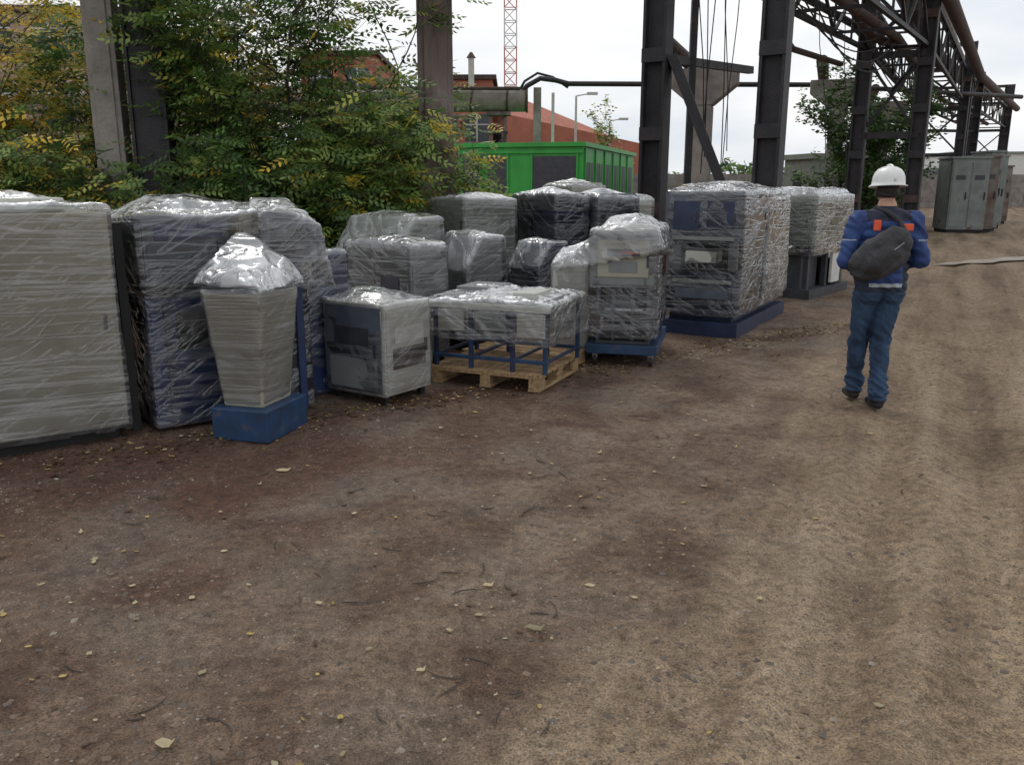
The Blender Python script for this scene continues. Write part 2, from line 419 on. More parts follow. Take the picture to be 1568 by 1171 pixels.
for i in range(20000):
    y = .9+rnd.random()**1.5*12; x = rnd.uniform(-.75, .75)*y+rnd.uniform(-.5, .5)
    if noise.noise(Vector((x*.8, y*.8, 3))) < rnd.uniform(-.5, .35): continue
    stone_(x, y, rnd.uniform(.0025, .0075)*(1 if rnd.random() < .97 else 2.4), rnd.choice(pm))
for i in range(5500):
    y = 1.2+rnd.random()*8; x = rnd.uniform(-.72, .72)*y
    if noise.noise(Vector((x*1.1, y*1.1, 9))) < rnd.uniform(-.1, .4): continue
    stone_(x, y, rnd.uniform(.007, .018), pm[rnd.choice((1,2,2))], .45)
mb.obj('gravel')

mb = MB(); lm = [leaf_mat('dry_leaf_pale', (.58,.50,.31)), leaf_mat('dry_leaf_yellow', (.56,.42,.14)), leaf_mat('dry_leaf_brown', (.13,.07,.038))]
def flatleaf(x, y, L_, a, mat):
    z = gh(x, y)+.006; b = len(mb.v); w = L_*rnd.uniform(.22,.36); c, s_ = math.cos(a), math.sin(a); cu = rnd.uniform(0, .45)*L_
    pts = [(-.5,rnd.uniform(-.2,.2),cu*.3),(-.25,.8,cu*.5),(.05,1,.3*cu),(.3,.6,.2*cu),(.5,rnd.uniform(-.2,.2),cu),(.3,-.6,.2*cu),(.05,-1,.3*cu),(-.25,-.8,cu*.5),(0,0,0)]
    for px, py, pz in pts:
        px *= L_; py *= w
        mb.v.append((x+px*c-py*s_, y+px*s_+py*c, z+pz))
    mi = mb.mi(mat)
    for k in range(8): mb.f.append((b+8, b+k, b+(k+1) % 8)); mb.m.append(mi)
for i in range(560):
    y = 1.0+rnd.random()**1.1*9; x = rnd.uniform(-.68, .55)*y
    if x > .5*y-1 and rnd.random() < .75: continue
    flatleaf(x, y, rnd.uniform(.014, .042)*(1 if rnd.random() < .95 else 1.4), rnd.random()*6.28, rnd.choices(lm, (4, 2, 4))[0])
for i in range(1100):
    t = rnd.random()*9; dx = rnd.gauss(0, .15)
    x = -2.9+.78*t+dx*.6; y = 5.0+.6*t-dx*.8-.2
    flatleaf(x, y, rnd.uniform(.02, .05), rnd.random()*6.28, rnd.choices(lm, (1, 1.3, 7))[0])
for x, y, l in ((.085,2.93,.085),(-.13,3.05,.04),(-.1,3.3,.05),(-1.95,2.2,.09),(-1.05,2.25,.07),(-1.36,4.8,.09),(.33,3.3,.05),(-1.86,2.42,.1)):
    flatleaf(x, y, l, rnd.uniform(-.4, .4), lm[0])
mb.obj('fallen_leaves')
mb = MB()
for i in range(90):
    y = rnd.uniform(2.2, 7); x = rnd.uniform(-.6, .15)*y; a = rnd.random()*6.28; l = rnd.uniform(.04, .16); cv = rnd.uniform(-.25,.25)
    pts = [(x+math.cos(a+cv*k)*l*k/3, y+math.sin(a+cv*k)*l*k/3, gh(x, y)+.006) for k in range(4)]
    mb.tube(pts, [.002,.003,.0025,.001], 'bark', 5)
mb.obj('twigs')

# ------------------------------------------------------------------ machines
e = empty('wrapped_switchgear_cabinet', (-3.90, 4.42, 0), R(38))
mb = MB(); mb.box(.05,.05,-.02,1.65,.85,.09,'black'); cabinet(mb, 0,0,.09,1.7,.9,1.47,'beige',2,slots=False)
mb.box(.1,.2,1.47,1.5,.8,1.56,'lgrey'); mb.obj('body', e, bevel=.008)
mb = MB(); mb.box(1.745, .1, 0, 1.80, .85, 1.40, 'black'); mb.obj('gap_shade_slab', e)  # black slab standing in for the shade in the gap between cabinets
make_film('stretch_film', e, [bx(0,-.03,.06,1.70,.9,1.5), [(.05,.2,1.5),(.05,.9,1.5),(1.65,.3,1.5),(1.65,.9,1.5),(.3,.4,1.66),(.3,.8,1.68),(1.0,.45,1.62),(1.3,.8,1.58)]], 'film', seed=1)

e = empty('wrapped_electrical_machine', (-2.42, 5.58, 0), R(38))
mb = MB(); cabinet(mb, .0,0,.02,.62,.8,.90,'blue',1,slots=False); cabinet(mb, .03,.04,1.0,.6,.8,1.42,'slate',1,slots=False); mb.box(.06,.08,.90,.56,.75,1.0,'black')
cabinet(mb, .68,.04,1.0,1.15,.8,1.44,'beige',1); mb.box(.66,.1,.02,1.12,.78,.995,'blue'); mb.box(.1,.018,1.28,.55,.026,1.38,'blue')
mb.box(.1,-.03,.1,.14,-.001,.85,'navy'); mb.box(.44,-.03,.1,.48,-.001,.85,'navy'); mb.box(.18,-.02,.55,.4,-.0125,.8,'black'); mb.obj('body', e, bevel=.008)
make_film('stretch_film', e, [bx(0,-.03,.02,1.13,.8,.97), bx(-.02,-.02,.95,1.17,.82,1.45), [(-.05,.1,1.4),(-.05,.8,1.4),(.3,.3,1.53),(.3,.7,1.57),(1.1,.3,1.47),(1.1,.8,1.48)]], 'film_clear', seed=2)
# plastic-draped head of the machine beside the pedestal
e = empty('wrapped_control_head', (-1.72, 5.92, 0), R(38))
mb = MB(); mb.box(.08,.1,0,.14,.16,1.1,'blue'); mb.box(.26,.1,0,.32,.16,1.1,'blue'); mb.prism([(.02,1.1),(.42,1.1),(.42,1.40),(.08,1.46)], .03, .40, 'slate'); mb.box(.08,.015,1.15,.36,.028,1.34,'dgrey'); mb.obj('control_head', e, bevel=.01)
make_film('stretch_film', e, [[(-.03,-.02,.95),(.5,-.06,.9),(-.03,.42,.95),(.48,.42,.95),(0,0,1.42),(.1,.4,1.53),(.35,.36,1.52),(.44,.0,1.34),(.1,.0,1.5)]], 'film_light', seed=41, exp=.012, vox=.022, loose=.8, zopen=.08)

e = empty('wrapped_pedestal_console', (-1.60, 5.34, 0), R(74))
mb = MB(); mb.box(0,0,-.02,.52,.42,.20,'bluebright'); mb.box(.07,.07,.2,.43,.36,.96,'beige',(.06,.065))
mb.box(.02,.01,.96,.48,.42,1.0,'dgrey'); mb.box(.1,.1,1.0,.42,.34,1.06,'lgrey'); mb.obj('pedestal', e, bevel=.01)
make_film('stretch_film', e, [[(.07,.07,.2),(.43,.07,.2),(.07,.36,.2),(.43,.36,.2),(0,-.0,.98),(.49,-.0,.98),(0,.43,.98),(.49,.43,.98)]], 'film', seed=3, exp=.01, vox=.025)
make_film('loose_plastic_sheet', e, [[(-.03,-.03,.99),(.53,-.03,.98),(-.03,.45,1.02),(.53,.45,.98),(.0,.03,1.04),(.0,.40,1.08),(.30,.42,1.26),(.48,.43,1.32),(.40,.18,1.22),(.5,.08,1.12)]], 'film_loose', seed=4, exp=.01, vox=.018, loose=.8)

e = empty('wrapped_blue_cabinet', (-1.78, 6.45, 0), R(40))
mb = MB(); cabinet(mb, 0,0,.0,.6,.6,1.10,'blue',1); mb.obj('body', e, bevel=.008)
make_film('stretch_film', e, [bx(0,0,0,.6,.6,1.12)], 'film_clear', seed=5)

e = empty('wrapped_low_cabinet', (-.96, 6.27, 0), R(56))
mb = MB(); cabinet(mb, 0,0,.06,.54,.62,.76,'lgrey',1,1,slots=False)
mb.box(-.016,.02,.08,-.0125,.60,.74,'slate'); mb.box(-.022,.14,.44,-.017,.5,.58,'dgrey'); mb.box(-.020,.06,.1,-.017,.56,.34,'grey')
mb.box(.08,-.018,.26,.46,-.0125,.42,'rust'); mb.box(.10,-.017,.46,.44,-.0125,.58,'label2')
for a in (.04,.46):
    for b in (.04,.54): mb.box(a,b,-.02,a+.05,b+.05,.06,'black')
mb.obj('body', e, bevel=.006)
make_film('stretch_film', e, [bx(0,-.01,.05,.54,.62,.77), [(.0,.0,.74),(.54,0,.74),(0,.62,.74),(.54,.62,.74),(.15,.15,.80),(.4,.5,.82),(.15,.45,.83)]], 'film_light', seed=6, exp=.015)

ang = R(66)
e = empty('wooden_pallet', (.22, 6.69, 0), ang)
mb = MB()
for y in (0, .44, .90): 
    mb.box(0, y, -.008, .95, y+.10, .018, 'wood')
    for x in (0, .42, .81): mb.box(x+.002, y+.004, .0185, x+.14, y+.096, .098, 'wood')
for x in (0, .42, .81): mb.box(x, -.01, .0985, x+.14, 1.01, .116, 'wood')
for i in range(7):
    x = i*.137; mb.box(x, -.012, .1165, x+.11, 1.012, .136, 'wood')
mb.obj('boards', e, bevel=.003)
e = empty('wooden_pallet', (.40, 7.40, 0), R(60))
mb = MB()
for y in (0, .44, .90):
    mb.box(0, y, -.008, .6, y+.10, .018, 'wood')
    for x in (0, .26, .46): mb.box(x+.002, y+.004, .0185, x+.14, y+.096, .098, 'wood')
for i in range(5):
    x = i*.125; mb.box(x, -.012, .0985, x+.10, 1.012, .12, 'wood')
mb.obj('boards', e, bevel=.003)

e = empty('roller_table_frame', (.22, 6.69, .137), ang)
mb = MB()
for x in (.03, .80):
    for y in (-.05, .24, .62, .95):
        mb.box(x, y, 0, x+.035, y+.035, .50, 'navy' if y in (.24,.95) else 'bluebright')
    mb.box(x-.001, -.06, .08, x+.036, 1.01, .11, 'bluebright'); mb.box(x-.002, -.07, .50, x+.047, 1.02, .55, 'lgrey')
for y in (-.05, .24, .62, .95): mb.box(.07, y, .085, .80, y+.03, .108, 'navy')
for i in range(7):
    y = -.02+i*.16; mb.tube([(.05, y, .575), (.83, y, .575)], .025, 'steel', 12)
mb.box(.0,-.04,.30,.028,.20,.49,'lgrey'); mb.box(.0,.30,.34,.028,.58,.49,'grey'); mb.box(.0,.68,.32,.028,.92,.49,'lgrey'); mb.box(.2,-.045,.32,.7,-.02,.49,'grey')
mb.box(.15,.1,.60,.5,.3,.64,'lgrey'); mb.box(.3,.55,.60,.7,.9,.65,'grey')
mb.obj('frame', e, bevel=.004)
make_film('loose_plastic_sheet', e, [[(-.02,-.08,.22),(.9,-.1,.24),(-.02,1.03,.26),(.9,1.03,.24),(-.03,-.1,.56),(.88,-.09,.56),(-.03,1.04,.56),(.88,1.03,.56),(.3,.2,.62),(.5,.8,.64)]], 'film_light', seed=7, exp=.01, vox=.02, amp=1.0, zopen=.12, loose=1)

e = empty('wrapped_machine_on_casters', (1.33, 7.66, 0), R(76))
mb = MB(); mb.box(0,0,.10,1.2,.66,.19,'bluebright'); mb.box(.03,.08,.19,1.15,.58,.225,'dgrey')
for x in (.06, 1.08):
    for y in (.04, .56):
        mb.tube([(x,y,.040),(x,y+.035,.040)], .05, 'black', 16); mb.box(x-.03,y-.006,.05,x+.03,y+.045,.1,'steel')
for x in (.04, .55, 1.08):
    for y in (.08, .22, .40, .54): mb.box(x,y,.226,x+.035,y+.035,.72,'slate')
mb.box(.3,.1,.45,1.12,.58,.68,'dgrey'); mb.box(.06,.1,.23,.5,.5,.36,'dgrey'); mb.box(.02,.06,.44,.3,.60,.47,'grey')
mb.tube([(.1,.15,.5),(.1,.5,.5)], .035, 'steel', 12); mb.tube([(.1,.15,.62),(.1,.5,.62)], .03, 'black', 12)
mb.obj('chassis', e, bevel=.006)
mb = MB(); cabinet(mb, 0,.03,.72,1.1,.64,1.20,'grey',2); mb.box(-.02,.1,.82,-.013,.56,1.15,'beige'); mb.box(-.024,.18,1.01,-.0205,.48,1.07,'dgrey'); mb.box(-.026,.2,1.025,-.0245,.36,1.055,'label'); mb.box(-.024,.2,.86,-.0205,.46,.96,'grey')
mb.box(.1,.15,1.20,.8,.55,1.26,'lgrey'); mb.box(.5,-.02,.8,.9,.017,1.1,'rust'); mb.obj('control_unit', e, bevel=.006)
make_film('stretch_film', e, [bx(0,.02,.25,1.12,.64,1.22)], 'film_clear', seed=8)
make_film('loose_plastic_sheet', e, [[(-.05,-.02,1.04),(-.06,.92,.86),(1.15,-.04,.95),(1.15,1.0,.84),(0,.05,1.22),(.02,.55,1.22),(.3,.3,1.31),(.9,.3,1.33),(1.0,.0,1.24),(.9,.55,1.28)]], 'film_light', seed=9, vox=.022, zopen=.1, amp=1.1, loose=.8)

e = empty('wrapped_beige_cabinet', (.72, 8.0, 0), R(76))
mb = MB(); cabinet(mb, 0,0,.08,.55,.36,.88,'lgrey',1,1); mb.box(.02,.02,-.02,.5,.34,.08,'black'); mb.obj('body', e, bevel=.006)
make_film('stretch_film', e, [[(0,0,.08),(.55,0,.08),(0,.36,.08),(.55,.36,.08),(0,0,.9),(0,.36,.9),(.5,0,1.1),(.5,.36,1.0)]], 'film_light', seed=10)

e = empty('wrapped_machine_tool', (2.46, 9.24, 0), R(60))
mb = MB(); mb.box(-.02,-.02,-.02,2.25,.88,.14,'navy'); cabinet(mb, .1,.08,.14,2.1,.8,.68,'navy',3)
mb.box(.2,.14,.68,2.05,.78,1.02,'black'); cabinet(mb, .0,.0,1.02,1.0,.86,1.56,'slate',1,2); cabinet(mb, 1.05,.02,.9,2.15,.84,1.5,'rustpanel2',2)
mb.box(-.02,.25,.80,.2,.6,.92,'lgrey'); mb.box(-.03,.1,.4,.1,.7,.5,'slate'); mb.box(-.015,.04,.72,.1,.12,1.02,'grey'); mb.box(.0,.66,.70,.15,.8,.98,'grey')
mb.box(-.02,.46,1.15,-.013,.76,1.46,'navy'); mb.box(-.035,.06,1.04,-.013,.82,1.08,'grey'); mb.box(.08,.1,.56,.099,.78,.60,'lgrey')
mb.box(-.02,.08,1.15,-.013,.38,1.46,'navy')
mb.obj('body', e, bevel=.008)
make_film('stretch_film', e, [bx(0,-.01,.20,2.15,.84,1.57), [(0,0,1.5),(2.15,0,1.5),(2.15,.84,1.5),(0,.84,1.5),(.4,.3,1.62),(1.0,.6,1.64),(1.6,.2,1.6)]], 'film_clear', seed=11, vox=.035)
make_film('hanging_plastic_flap', e, [[(1.1,-.02,1.5),(2.2,-.02,1.5),(.9,-.07,.32),(2.1,-.07,.3),(.9,-.02,.3),(2.1,.0,.3),(2.2,.1,1.55),(1.1,.1,1.55)]], 'film_light', seed=12, vox=.03, exp=.005, loose=.15)

e = empty('wrapped_press_machine', (4.35, 12.4, 0), R(50))
mb = MB(); mb.box(0,0,-.02,1.6,.9,.12,'dgrey'); cabinet(mb, .05,.05,.75,1.55,.85,1.45,'greygreen',2)
for x in (.08, .8, 1.45):
    for y in (.08,.75): mb.box(x,y,.12,x+.08,y+.08,.75,'dgrey')
mb.box(.9,.02,.16,1.25,.06,.62,'label2'); mb.box(.1,.2,.12,.75,.75,.6,'dgrey'); mb.box(.2,.1,1.45,1.2,.7,1.52,'beige')
mb.box(.1,.03,.95,.7,.04,1.05,'dgrey'); mb.box(.9,.03,1.15,1.4,.04,1.3,'navy'); mb.box(1.3,.1,.12,1.42,.8,.5,'rust')
mb.obj('body', e, bevel=.008)
make_film('stretch_film', e, [bx(0,0,.6,1.6,.9,1.48), bx(.1,.1,1.3,1.5,.85,1.56)], 'film_light', seed=13, vox=.045, zopen=.1)
e = empty('wrapped_crate', (5.3, 14.6, 0), R(50))
mb = MB(); cabinet(mb, 0,0,0,.9,.9,1.3,'beige',1); mb.box(.1,.1,1.3,.7,.7,1.45,'wood'); mb.obj('body', e, bevel=.008)
make_film('stretch_film', e, [bx(0,0,0.05,.9,.9,1.5)], 'film_light', seed=14, vox=.05)

back = [
 ('wrapped_beige_machine', (-.55,10.05), 35, .75, 1.25, 1.46, 'greygreen', 'film_light', 'step'),
 ('wrapped_grey_machine', (-1.15,8.5), 42, .6, 1.2, 1.30, 'greygreen', 'film_light', 'slope'),
 ('wrapped_grey_machine', (-.90,7.55), 48, .45, .95, 1.13, 'grey', 'film_light', 'low'),
 ('wrapped_grey_machine', (-.45,8.45), 40, .5, .62, 1.11, 'grey', 'film_clear', 'slope'),
 ('wrapped_navy_cabinet', (.55,10.6), 40, .55, .85, 1.53, 'navy', 'film_clear', 'low'),
 ('wrapped_navy_cabinet', (1.10,10.9), 40, .75, .6, 1.52, 'slate', 'film_clear', 'low'),
 ('wrapped_navy_cabinet', (.30,9.3), 45, .45, .5, 1.0, 'navy', 'film_clear', 'slope'),
 ('wrapped_grey_machine', (1.55,11.6), 45, .6, .6, 1.44, 'lgrey', 'film', 'slope'),
 ('wrapped_crate', (.85,12.4), 40, .7, .6, 1.66, 'beige', 'film_light', 'low'),
 ('wrapped_crate', (3.2,12.9), 50, 1.4, .9, 1.62, 'wood', 'film_light', 'low'),
]
for i, (nm, lc, rz, Lx, W, H, mt, fm, form) in enumerate(back):
    e = empty(nm, (lc[0], lc[1], 0), R(rz))
    mb = MB(); mb.box(.03,.03,-.02,Lx-.03,W-.03,.08,'black'); h1 = H*(.86 if form == 'low' else .6)
    cabinet(mb, 0,0,.08,Lx,W,h1,mt,1,2)
    if form == 'low':
        mb.box(.04,.04,h1+.003,Lx-.04,W-.04,H,'dgrey' if mt == 'navy' else mt); mb.box(-.02,W*.15,h1*.55,-.013,W*.42,h1*.85,'dgrey'); mb.box(-.02,W*.6,h1*.3,-.013,W*.9,h1*.5,'slate' if mt in ('navy','slate') else 'lgrey')
    elif form == 'slope':
        mb.prism([(0.02,h1+.003),(Lx-.02,h1+.003),(Lx-.02,H),(Lx*.45,H),(.02,h1+.12)], .03, W-.03, mt); mb.box(-.02,W*.2,h1*.5,-.013,W*.8,h1*.8,'dgrey')
    else:
        cabinet(mb, .03,.02,h1+.004,Lx-.02,W*.6,H,mt,1,1); mb.box(.1,W*.62,h1+.004,Lx-.06,W-.03,H*.88,'lgrey'); mb.box(-.02,W*.2,h1*.4,-.013,W*.7,h1*.5,'dgrey')
    mb.obj('body', e, bevel=.008)
    if form == 'slope': g = [[(0,0,.08),(Lx,0,.08),(0,W,.08),(Lx,W,.08),(0,0,h1+.14),(0,W,h1+.14),(Lx*.4,0,H),(Lx*.4,W,H),(Lx,0,H),(Lx,W,H),(Lx*.6,W*.5,H+.05)]]
    elif form == 'step': g = [bx(0,0,.08,Lx,W,H*.88), [(0,0,.5),(Lx,0,.5),(0,W*.65,.5),(Lx,W*.65,.5),(0,0,H),(Lx,0,H),(0,W*.62,H),(Lx,W*.6,H),(.1,W,H*.88),(Lx*.5,W*.3,H+.05)]]
    else: g = [[*bx(0,0,.08,Lx,W,H*.97),(Lx*.3,W*.3,H+.05),(Lx*.6,W*.7,H+.04)]]
    make_film('stretch_film', e, g, fm, seed=20+i, vox=.035)

# ------------------------------------------------------------------ industrial structures
def ibeam(mb, x, y, z0, z1, w, dpt, mat, rz=0):
    c, s_ = math.cos(rz), math.sin(rz)
    def P(a, b, z): return (x+a*c-b*s_, y+a*s_+b*c, z)
    def bb(a0,b0,a1,b1,za,zb,m_):
        b = len(mb.v)
        mb.v += [P(a0,b0,za),P(a1,b0,za),P(a1,b1,za),P(a0,b1,za),P(a0,b0,zb),P(a1,b0,zb),P(a1,b1,zb),P(a0,b1,zb)]
        for q in ((3,2,1,0),(4,5,6,7),(0,1,5,4),(1,2,6,5),(2,3,7,6),(3,0,4,7)):
            mb.f.append(tuple(b+i for i in q)); mb.m.append(mb.mi(m_))
    bb(-w/2,-dpt/2,-w/2+.05,dpt/2,z0,z1,mat); bb(w/2-.05,-dpt/2,w/2,dpt/2,z0,z1,mat); bb(-w/2+.05,-.03,w/2-.05,.03,z0,z1,mat)
    z = z0+1.1
    while z < z1:
        bb(-w/2-.004,-dpt/2-.014,w/2+.004,-dpt/2-.002,z,z+.22,'rust' if int(z*3) % 3 == 0 else mat); z += 1.25

e = empty('pipe_rack')
mb = MB(); az = math.atan2(.83,.55)
bents = [((2.42,15.0),(4.15,14.2),8.5,.42),((10.2,26.0),(11.6,25.2),8.6,.42),((20.0,44.0),(21.9,43.0),8.2,.5),((32,62),(34,61),8.2,.6)]
for bi, (a, b, H, w) in enumerate(bents):
    for p in (a, b):
        ibeam(mb, p[0], p[1], 0, H, w, .30, 'darksteel', az-math.pi/2)
        mb.box(p[0]-.35,p[1]-.35,-.1,p[0]+.35,p[1]+.35,.25,'concrete')
    for z in ((5.4, 7.0, H-.1) if bi == 0 else (3.0, 5.2, 7.0, H-.1)):
        mb.beam((*a, z), (*b, z), .14, .18, 'darksteel')
    mb.beam((*a, 5.4), (*b, 7.0), .1, .1, 'darksteel'); mb.beam((*b, 5.4), (*a, 7.0), .1, .1, 'darksteel')
    if bi:
        mb.beam((*a, 3.0), (*b, 5.2), .08, .08, 'darksteel'); mb.beam((*b, 3.0), (*a, 5.2), .08, .08, 'darksteel')
for x, y, H in ((20.6,40.5,7.6),(23.3,44.5,7.0)): ibeam(mb, x, y, 0, H, .35, .3, 'darksteel', az-math.pi/2)
mb.beam((21.9,43,6.9),(23.3,44.5,6.9),.2,.25,'darksteel'); mb.beam((21.9,43,5),(23.3,44.5,6.8),.1,.1,'darksteel'); mb.beam((20.0,44,6.0),(23.3,44.5,6.0),.12,.14,'darksteel'); mb.beam((20.0,44,4.2),(23.3,44.5,4.2),.12,.14,'darksteel')
mb.beam((2.65,14.9,3.7),(3.75,14.6,1.1),.2,.16,'darksteel')
mb.beam((2.42,15.2,3.72),(4.9,18.4,3.9),.12,.14,'darksteel')
mb.beam((3.25,16.2,0),(3.25,16.2,7.5),.12,.12,'darksteel')
mb.obj('columns', e)
mb = MB()
def truss(p0, p1, z0, z1, n, w=.07, mat='darksteel'):
    p0 = Vector(p0); p1 = Vector(p1)
    for z in (z0, z1): mb.beam((p0.x,p0.y,z),(p1.x,p1.y,z), w*1.5, w*1.5, mat)
    for i in range(n):
        a = p0.lerp(p1, i/n); b = p0.lerp(p1, (i+1)/n)
        za, zb = (z0, z1) if i % 2 == 0 else (z1, z0)
        mb.beam((a.x,a.y,za),(b.x,b.y,zb), w, w, mat); mb.beam((b.x,b.y,z0),(b.x,b.y,z1), w*.7, w*.7, mat)
for i in range(3):
    a0, b0 = bents[i][0], bents[i][1]; a1, b1 = bents[i+1][0], bents[i+1][1]
    n = 8 if i == 0 else 10
    truss((*a0,0), (*a1,0), 5.4, 6.7, n); truss((*b0,0), (*b1,0), 5.4, 6.7, n, mat='darksteel')
    for k in range(n+1):
        p = Vector((*a0,5.4)).lerp(Vector((*a1,5.4)), k/n); q = Vector((*b0,5.4)).lerp(Vector((*b1,5.4)), k/n)
        if k % 2 == 0: mb.beam(p, q, .07, .07, 'darksteel')
        p.z = q.z = 6.7
        if k % 2: mb.beam(p, q, .07, .07, 'rust')
mb.obj('trusses', e)
mb = MB()
def offp(i, side, z):
    a = Vector((*bents[i][0],z)); b = Vector((*bents[i][1],z)); return a.lerp(b, side)
for side, z, r, mt in ((.35,7.5,.36,'rust'),(.85,7.3,.16,'pipegrey'),(.5,5.65,.12,'rust'),(-.25,6.1,.10,'darksteel'),(1.25,6.6,.20,'rust')):
    mb.tube([offp(i, side, z) for i in range(4)], r, mt, 18)
mb.tube([(9.2,24.6,7.2),(9.2,24.6,6.2),(9.9,25.0,5.6),(11.6,26.6,5.5)], .12, 'rust', 12)
mb.tube([(13.5,31,7.1),(14.2,31,6.0),(13.6,32,4.8)], .1, 'darksteel', 10)
mb.tube([(6.5,20.8,6.6),(6.2,21.2,5.2),(7.0,22.5,4.9),(9.5,26,5.0)], .08, 'rust', 10)
mb.obj('pipes', e, smooth=True)
mb = MB()
for k,(x,y,dx) in enumerate(((3.0,15.2,.3),(3.25,15.3,.1),(3.45,15.3,-.15),(4.9,18,.2),(5.2,18.5,-.1),(3.9,17,.25),(7.0,21,.5),(8.0,22,.4),(3.6,15.5,.1),(4.4,17.5,-.2))):
    z1 = 6.5; z0 = rnd.uniform(1.6, 2.6)
    mb.tube([(x,y,z1),(x+dx*.3,y,z1*.6+z0*.4),(x+dx*.8,y,z1*.3+z0*.7),(x+dx,y,z0)], .010, 'black', 5)
for k in range(7):
    a = Vector((2.6+k*.3,15.1,6.0)); b = Vector((10.4+.1*k,25.6,6.3-.15*k)); pts = []
    for i in range(15):
        t_ = i/14; p = a.lerp(b, t_); p.z -= (1.1+.3*k)*4*t_*(1-t_)*.5; pts.append(p)
    mb.tube(pts, .018, 'black', 5)
for k in range(5):
    a = Vector((10.2,26,6.3-.2*k)); b = Vector((20.1,43.8,6.4-.2*k)); pts = []
    for i in range(15):
        t_ = i/14; p = a.lerp(b, t_); p.z -= (.8+.2*k)*4*t_*(1-t_)*.5; pts.append(p)
    mb.tube(pts, .022, 'black', 5)
mb.obj('cables', e)

for (x, y, z, w) in ((5.35,25,4.75,1.9),(11.9,32.5,5.3,2.0),(17.2,41,5.3,2.0)):
    mb = MB()
    mb.box(-.28,-.28,0,.28,.28,z-1.0,'concrete')
    mb.prism([(-.28,z-1.0),(.28,z-1.0),(w/2,z-.45),(w/2,z),(-w/2,z),(-w/2,z-.45)], -.285, .285, 'concrete')
    mb.tube([(-w*.3,-3,z+.3),(-w*.3,3,z+.3)], .2, 'rust', 14)
    mb.obj('concrete_trestle_support', None, (x,y,0), R(-20), bevel=.03)

mb = MB(); mb.box(-.23,-.2,0,.23,.2,9,'concretedark'); mb.box(-.15,-.23,0,.15,-.201,9,'concretedark')
mb.obj('concrete_column', None, (-1.02,11.9,0), R(6), bevel=.02)
mb = MB(); mb.box(-.17,-.17,0,.17,.17,9,'concrete'); mb.box(-.11,-.19,0,.11,-.171,9,'concrete')
mb.obj('concrete_column', None, (-4.93,10.9,0), R(10), bevel=.02)
mb = MB(); mb.box(-.17,-.17,0,.17,.17,9,'darksteel'); mb.box(-.21,-.21,0,-.175,.21,9,'darksteel'); mb.box(.175,-.21,0,.21,.21,9,'darksteel')
mb.obj('steel_column', None, (-4.42,10.9,0), R(10))

e = empty('overhead_pipeline')
mb = MB()
mb.tube([(-30,38,4.9),(-12,36,4.85),(.55,35,4.8)], .42, 'pipegrey', 24)
mb.tube([(.55,35,4.8),(.62,35,4.8)], .46, 'rust', 24)
for x in (-3.2,-1.6,-.2): mb.tube([(x,35+(.55-x)*.08,4.8+(.55-x)*.004),(x+.08,35+(.47-x)*.08,4.8)], .445, 'rust', 24)
mb.tube([(.3,35,5.05),(.6,34.9,5.35),(1.1,34.9,5.62),(1.7,34.9,5.55),(2.2,34.9,5.42),(12,36,5.5),(24,42,5.6)], .1, 'darksteel', 12)
mb.tube([(.2,35.2,5.05),(.5,35.2,5.55),(1.0,35.2,5.85),(1.6,35.2,5.7),(2.2,35.1,5.3)], .05, 'darksteel', 8)
mb.tube([(-30,37,5.6),(.3,34.5,5.2)], .07, 'rust', 8)
mb.obj('pipes', e, smooth=True)
mb = MB()
for x in (-16,-8,-.55):
    y = 35.2+(-.55-x)*.08
    for sx in (-.35,.35):
        for sy in (-.3,.3): mb.beam((x+sx,y+sy,0),(x+sx*.8,y+sy*.8,4.4),.1,.1,'concretedark')
    for k in range(5):
        z = .6+k*.75
        mb.beam((x-.35,y-.3,z),(x+.35,y-.3,z+.7),.06,.06,'rust'); mb.beam((x-.4,y-.3,z),(x+.4,y-.3,z),.08,.08,'rust')
    mb.box(x-.5,y-.4,4.25,x+.5,y+.4,4.38,'concretedark')
mb.box(.85,35,0,1.15,35.3,5.3,'concrete'); mb.box(1.6,36,0,1.72,36.1,5.2,'label2')
mb.obj('supports', e)

e = empty('green_kiosk_building', (2.6,32,0), math.atan2(12,3.5))
mb = MB()
Lk, Wk, Hk = 12.5, 4.85, 2.95
mb.box(0,0,0,Lk,Wk,Hk,'green'); mb.box(-.12,-.12,Hk+.003,Lk+.12,Wk+.12,Hk+.16,'green')
for y0, y1 in ((.25,1.9),(2.9,3.65),(4.0,4.65)):
    mb.box(-.03,y0,0.05,-.004,y1,2.62,'door')
    mb.box(-.06,y0-.07,0,-.002,y0-.002,2.70,'green'); mb.box(-.06,y1+.002,0,-.002,y1+.07,2.70,'green')
    if y1-y0 > 1: 
        for k in range(1, 12): mb.box(-.036,y0+.02,.2*k,-.031,y1-.02,.2*k+.02,'dgrey')
mb.box(-.07,0.0,2.72,-.002,Wk,2.80,'green')
mb.obj('walls', e, bevel=.01)
mb = MB()
for k in range(6):
    x = .5+k*2.0
    mb.box(x,-.03,1.0,x+1.3,-.004,2.4,'door'); mb.box(x+.6,-.045,1.0,x+.68,-.031,2.4,'green')
    mb.box(x-.3,-.06,0,x-.2,-.002,2.9,'green')
mb.obj('windows', e)

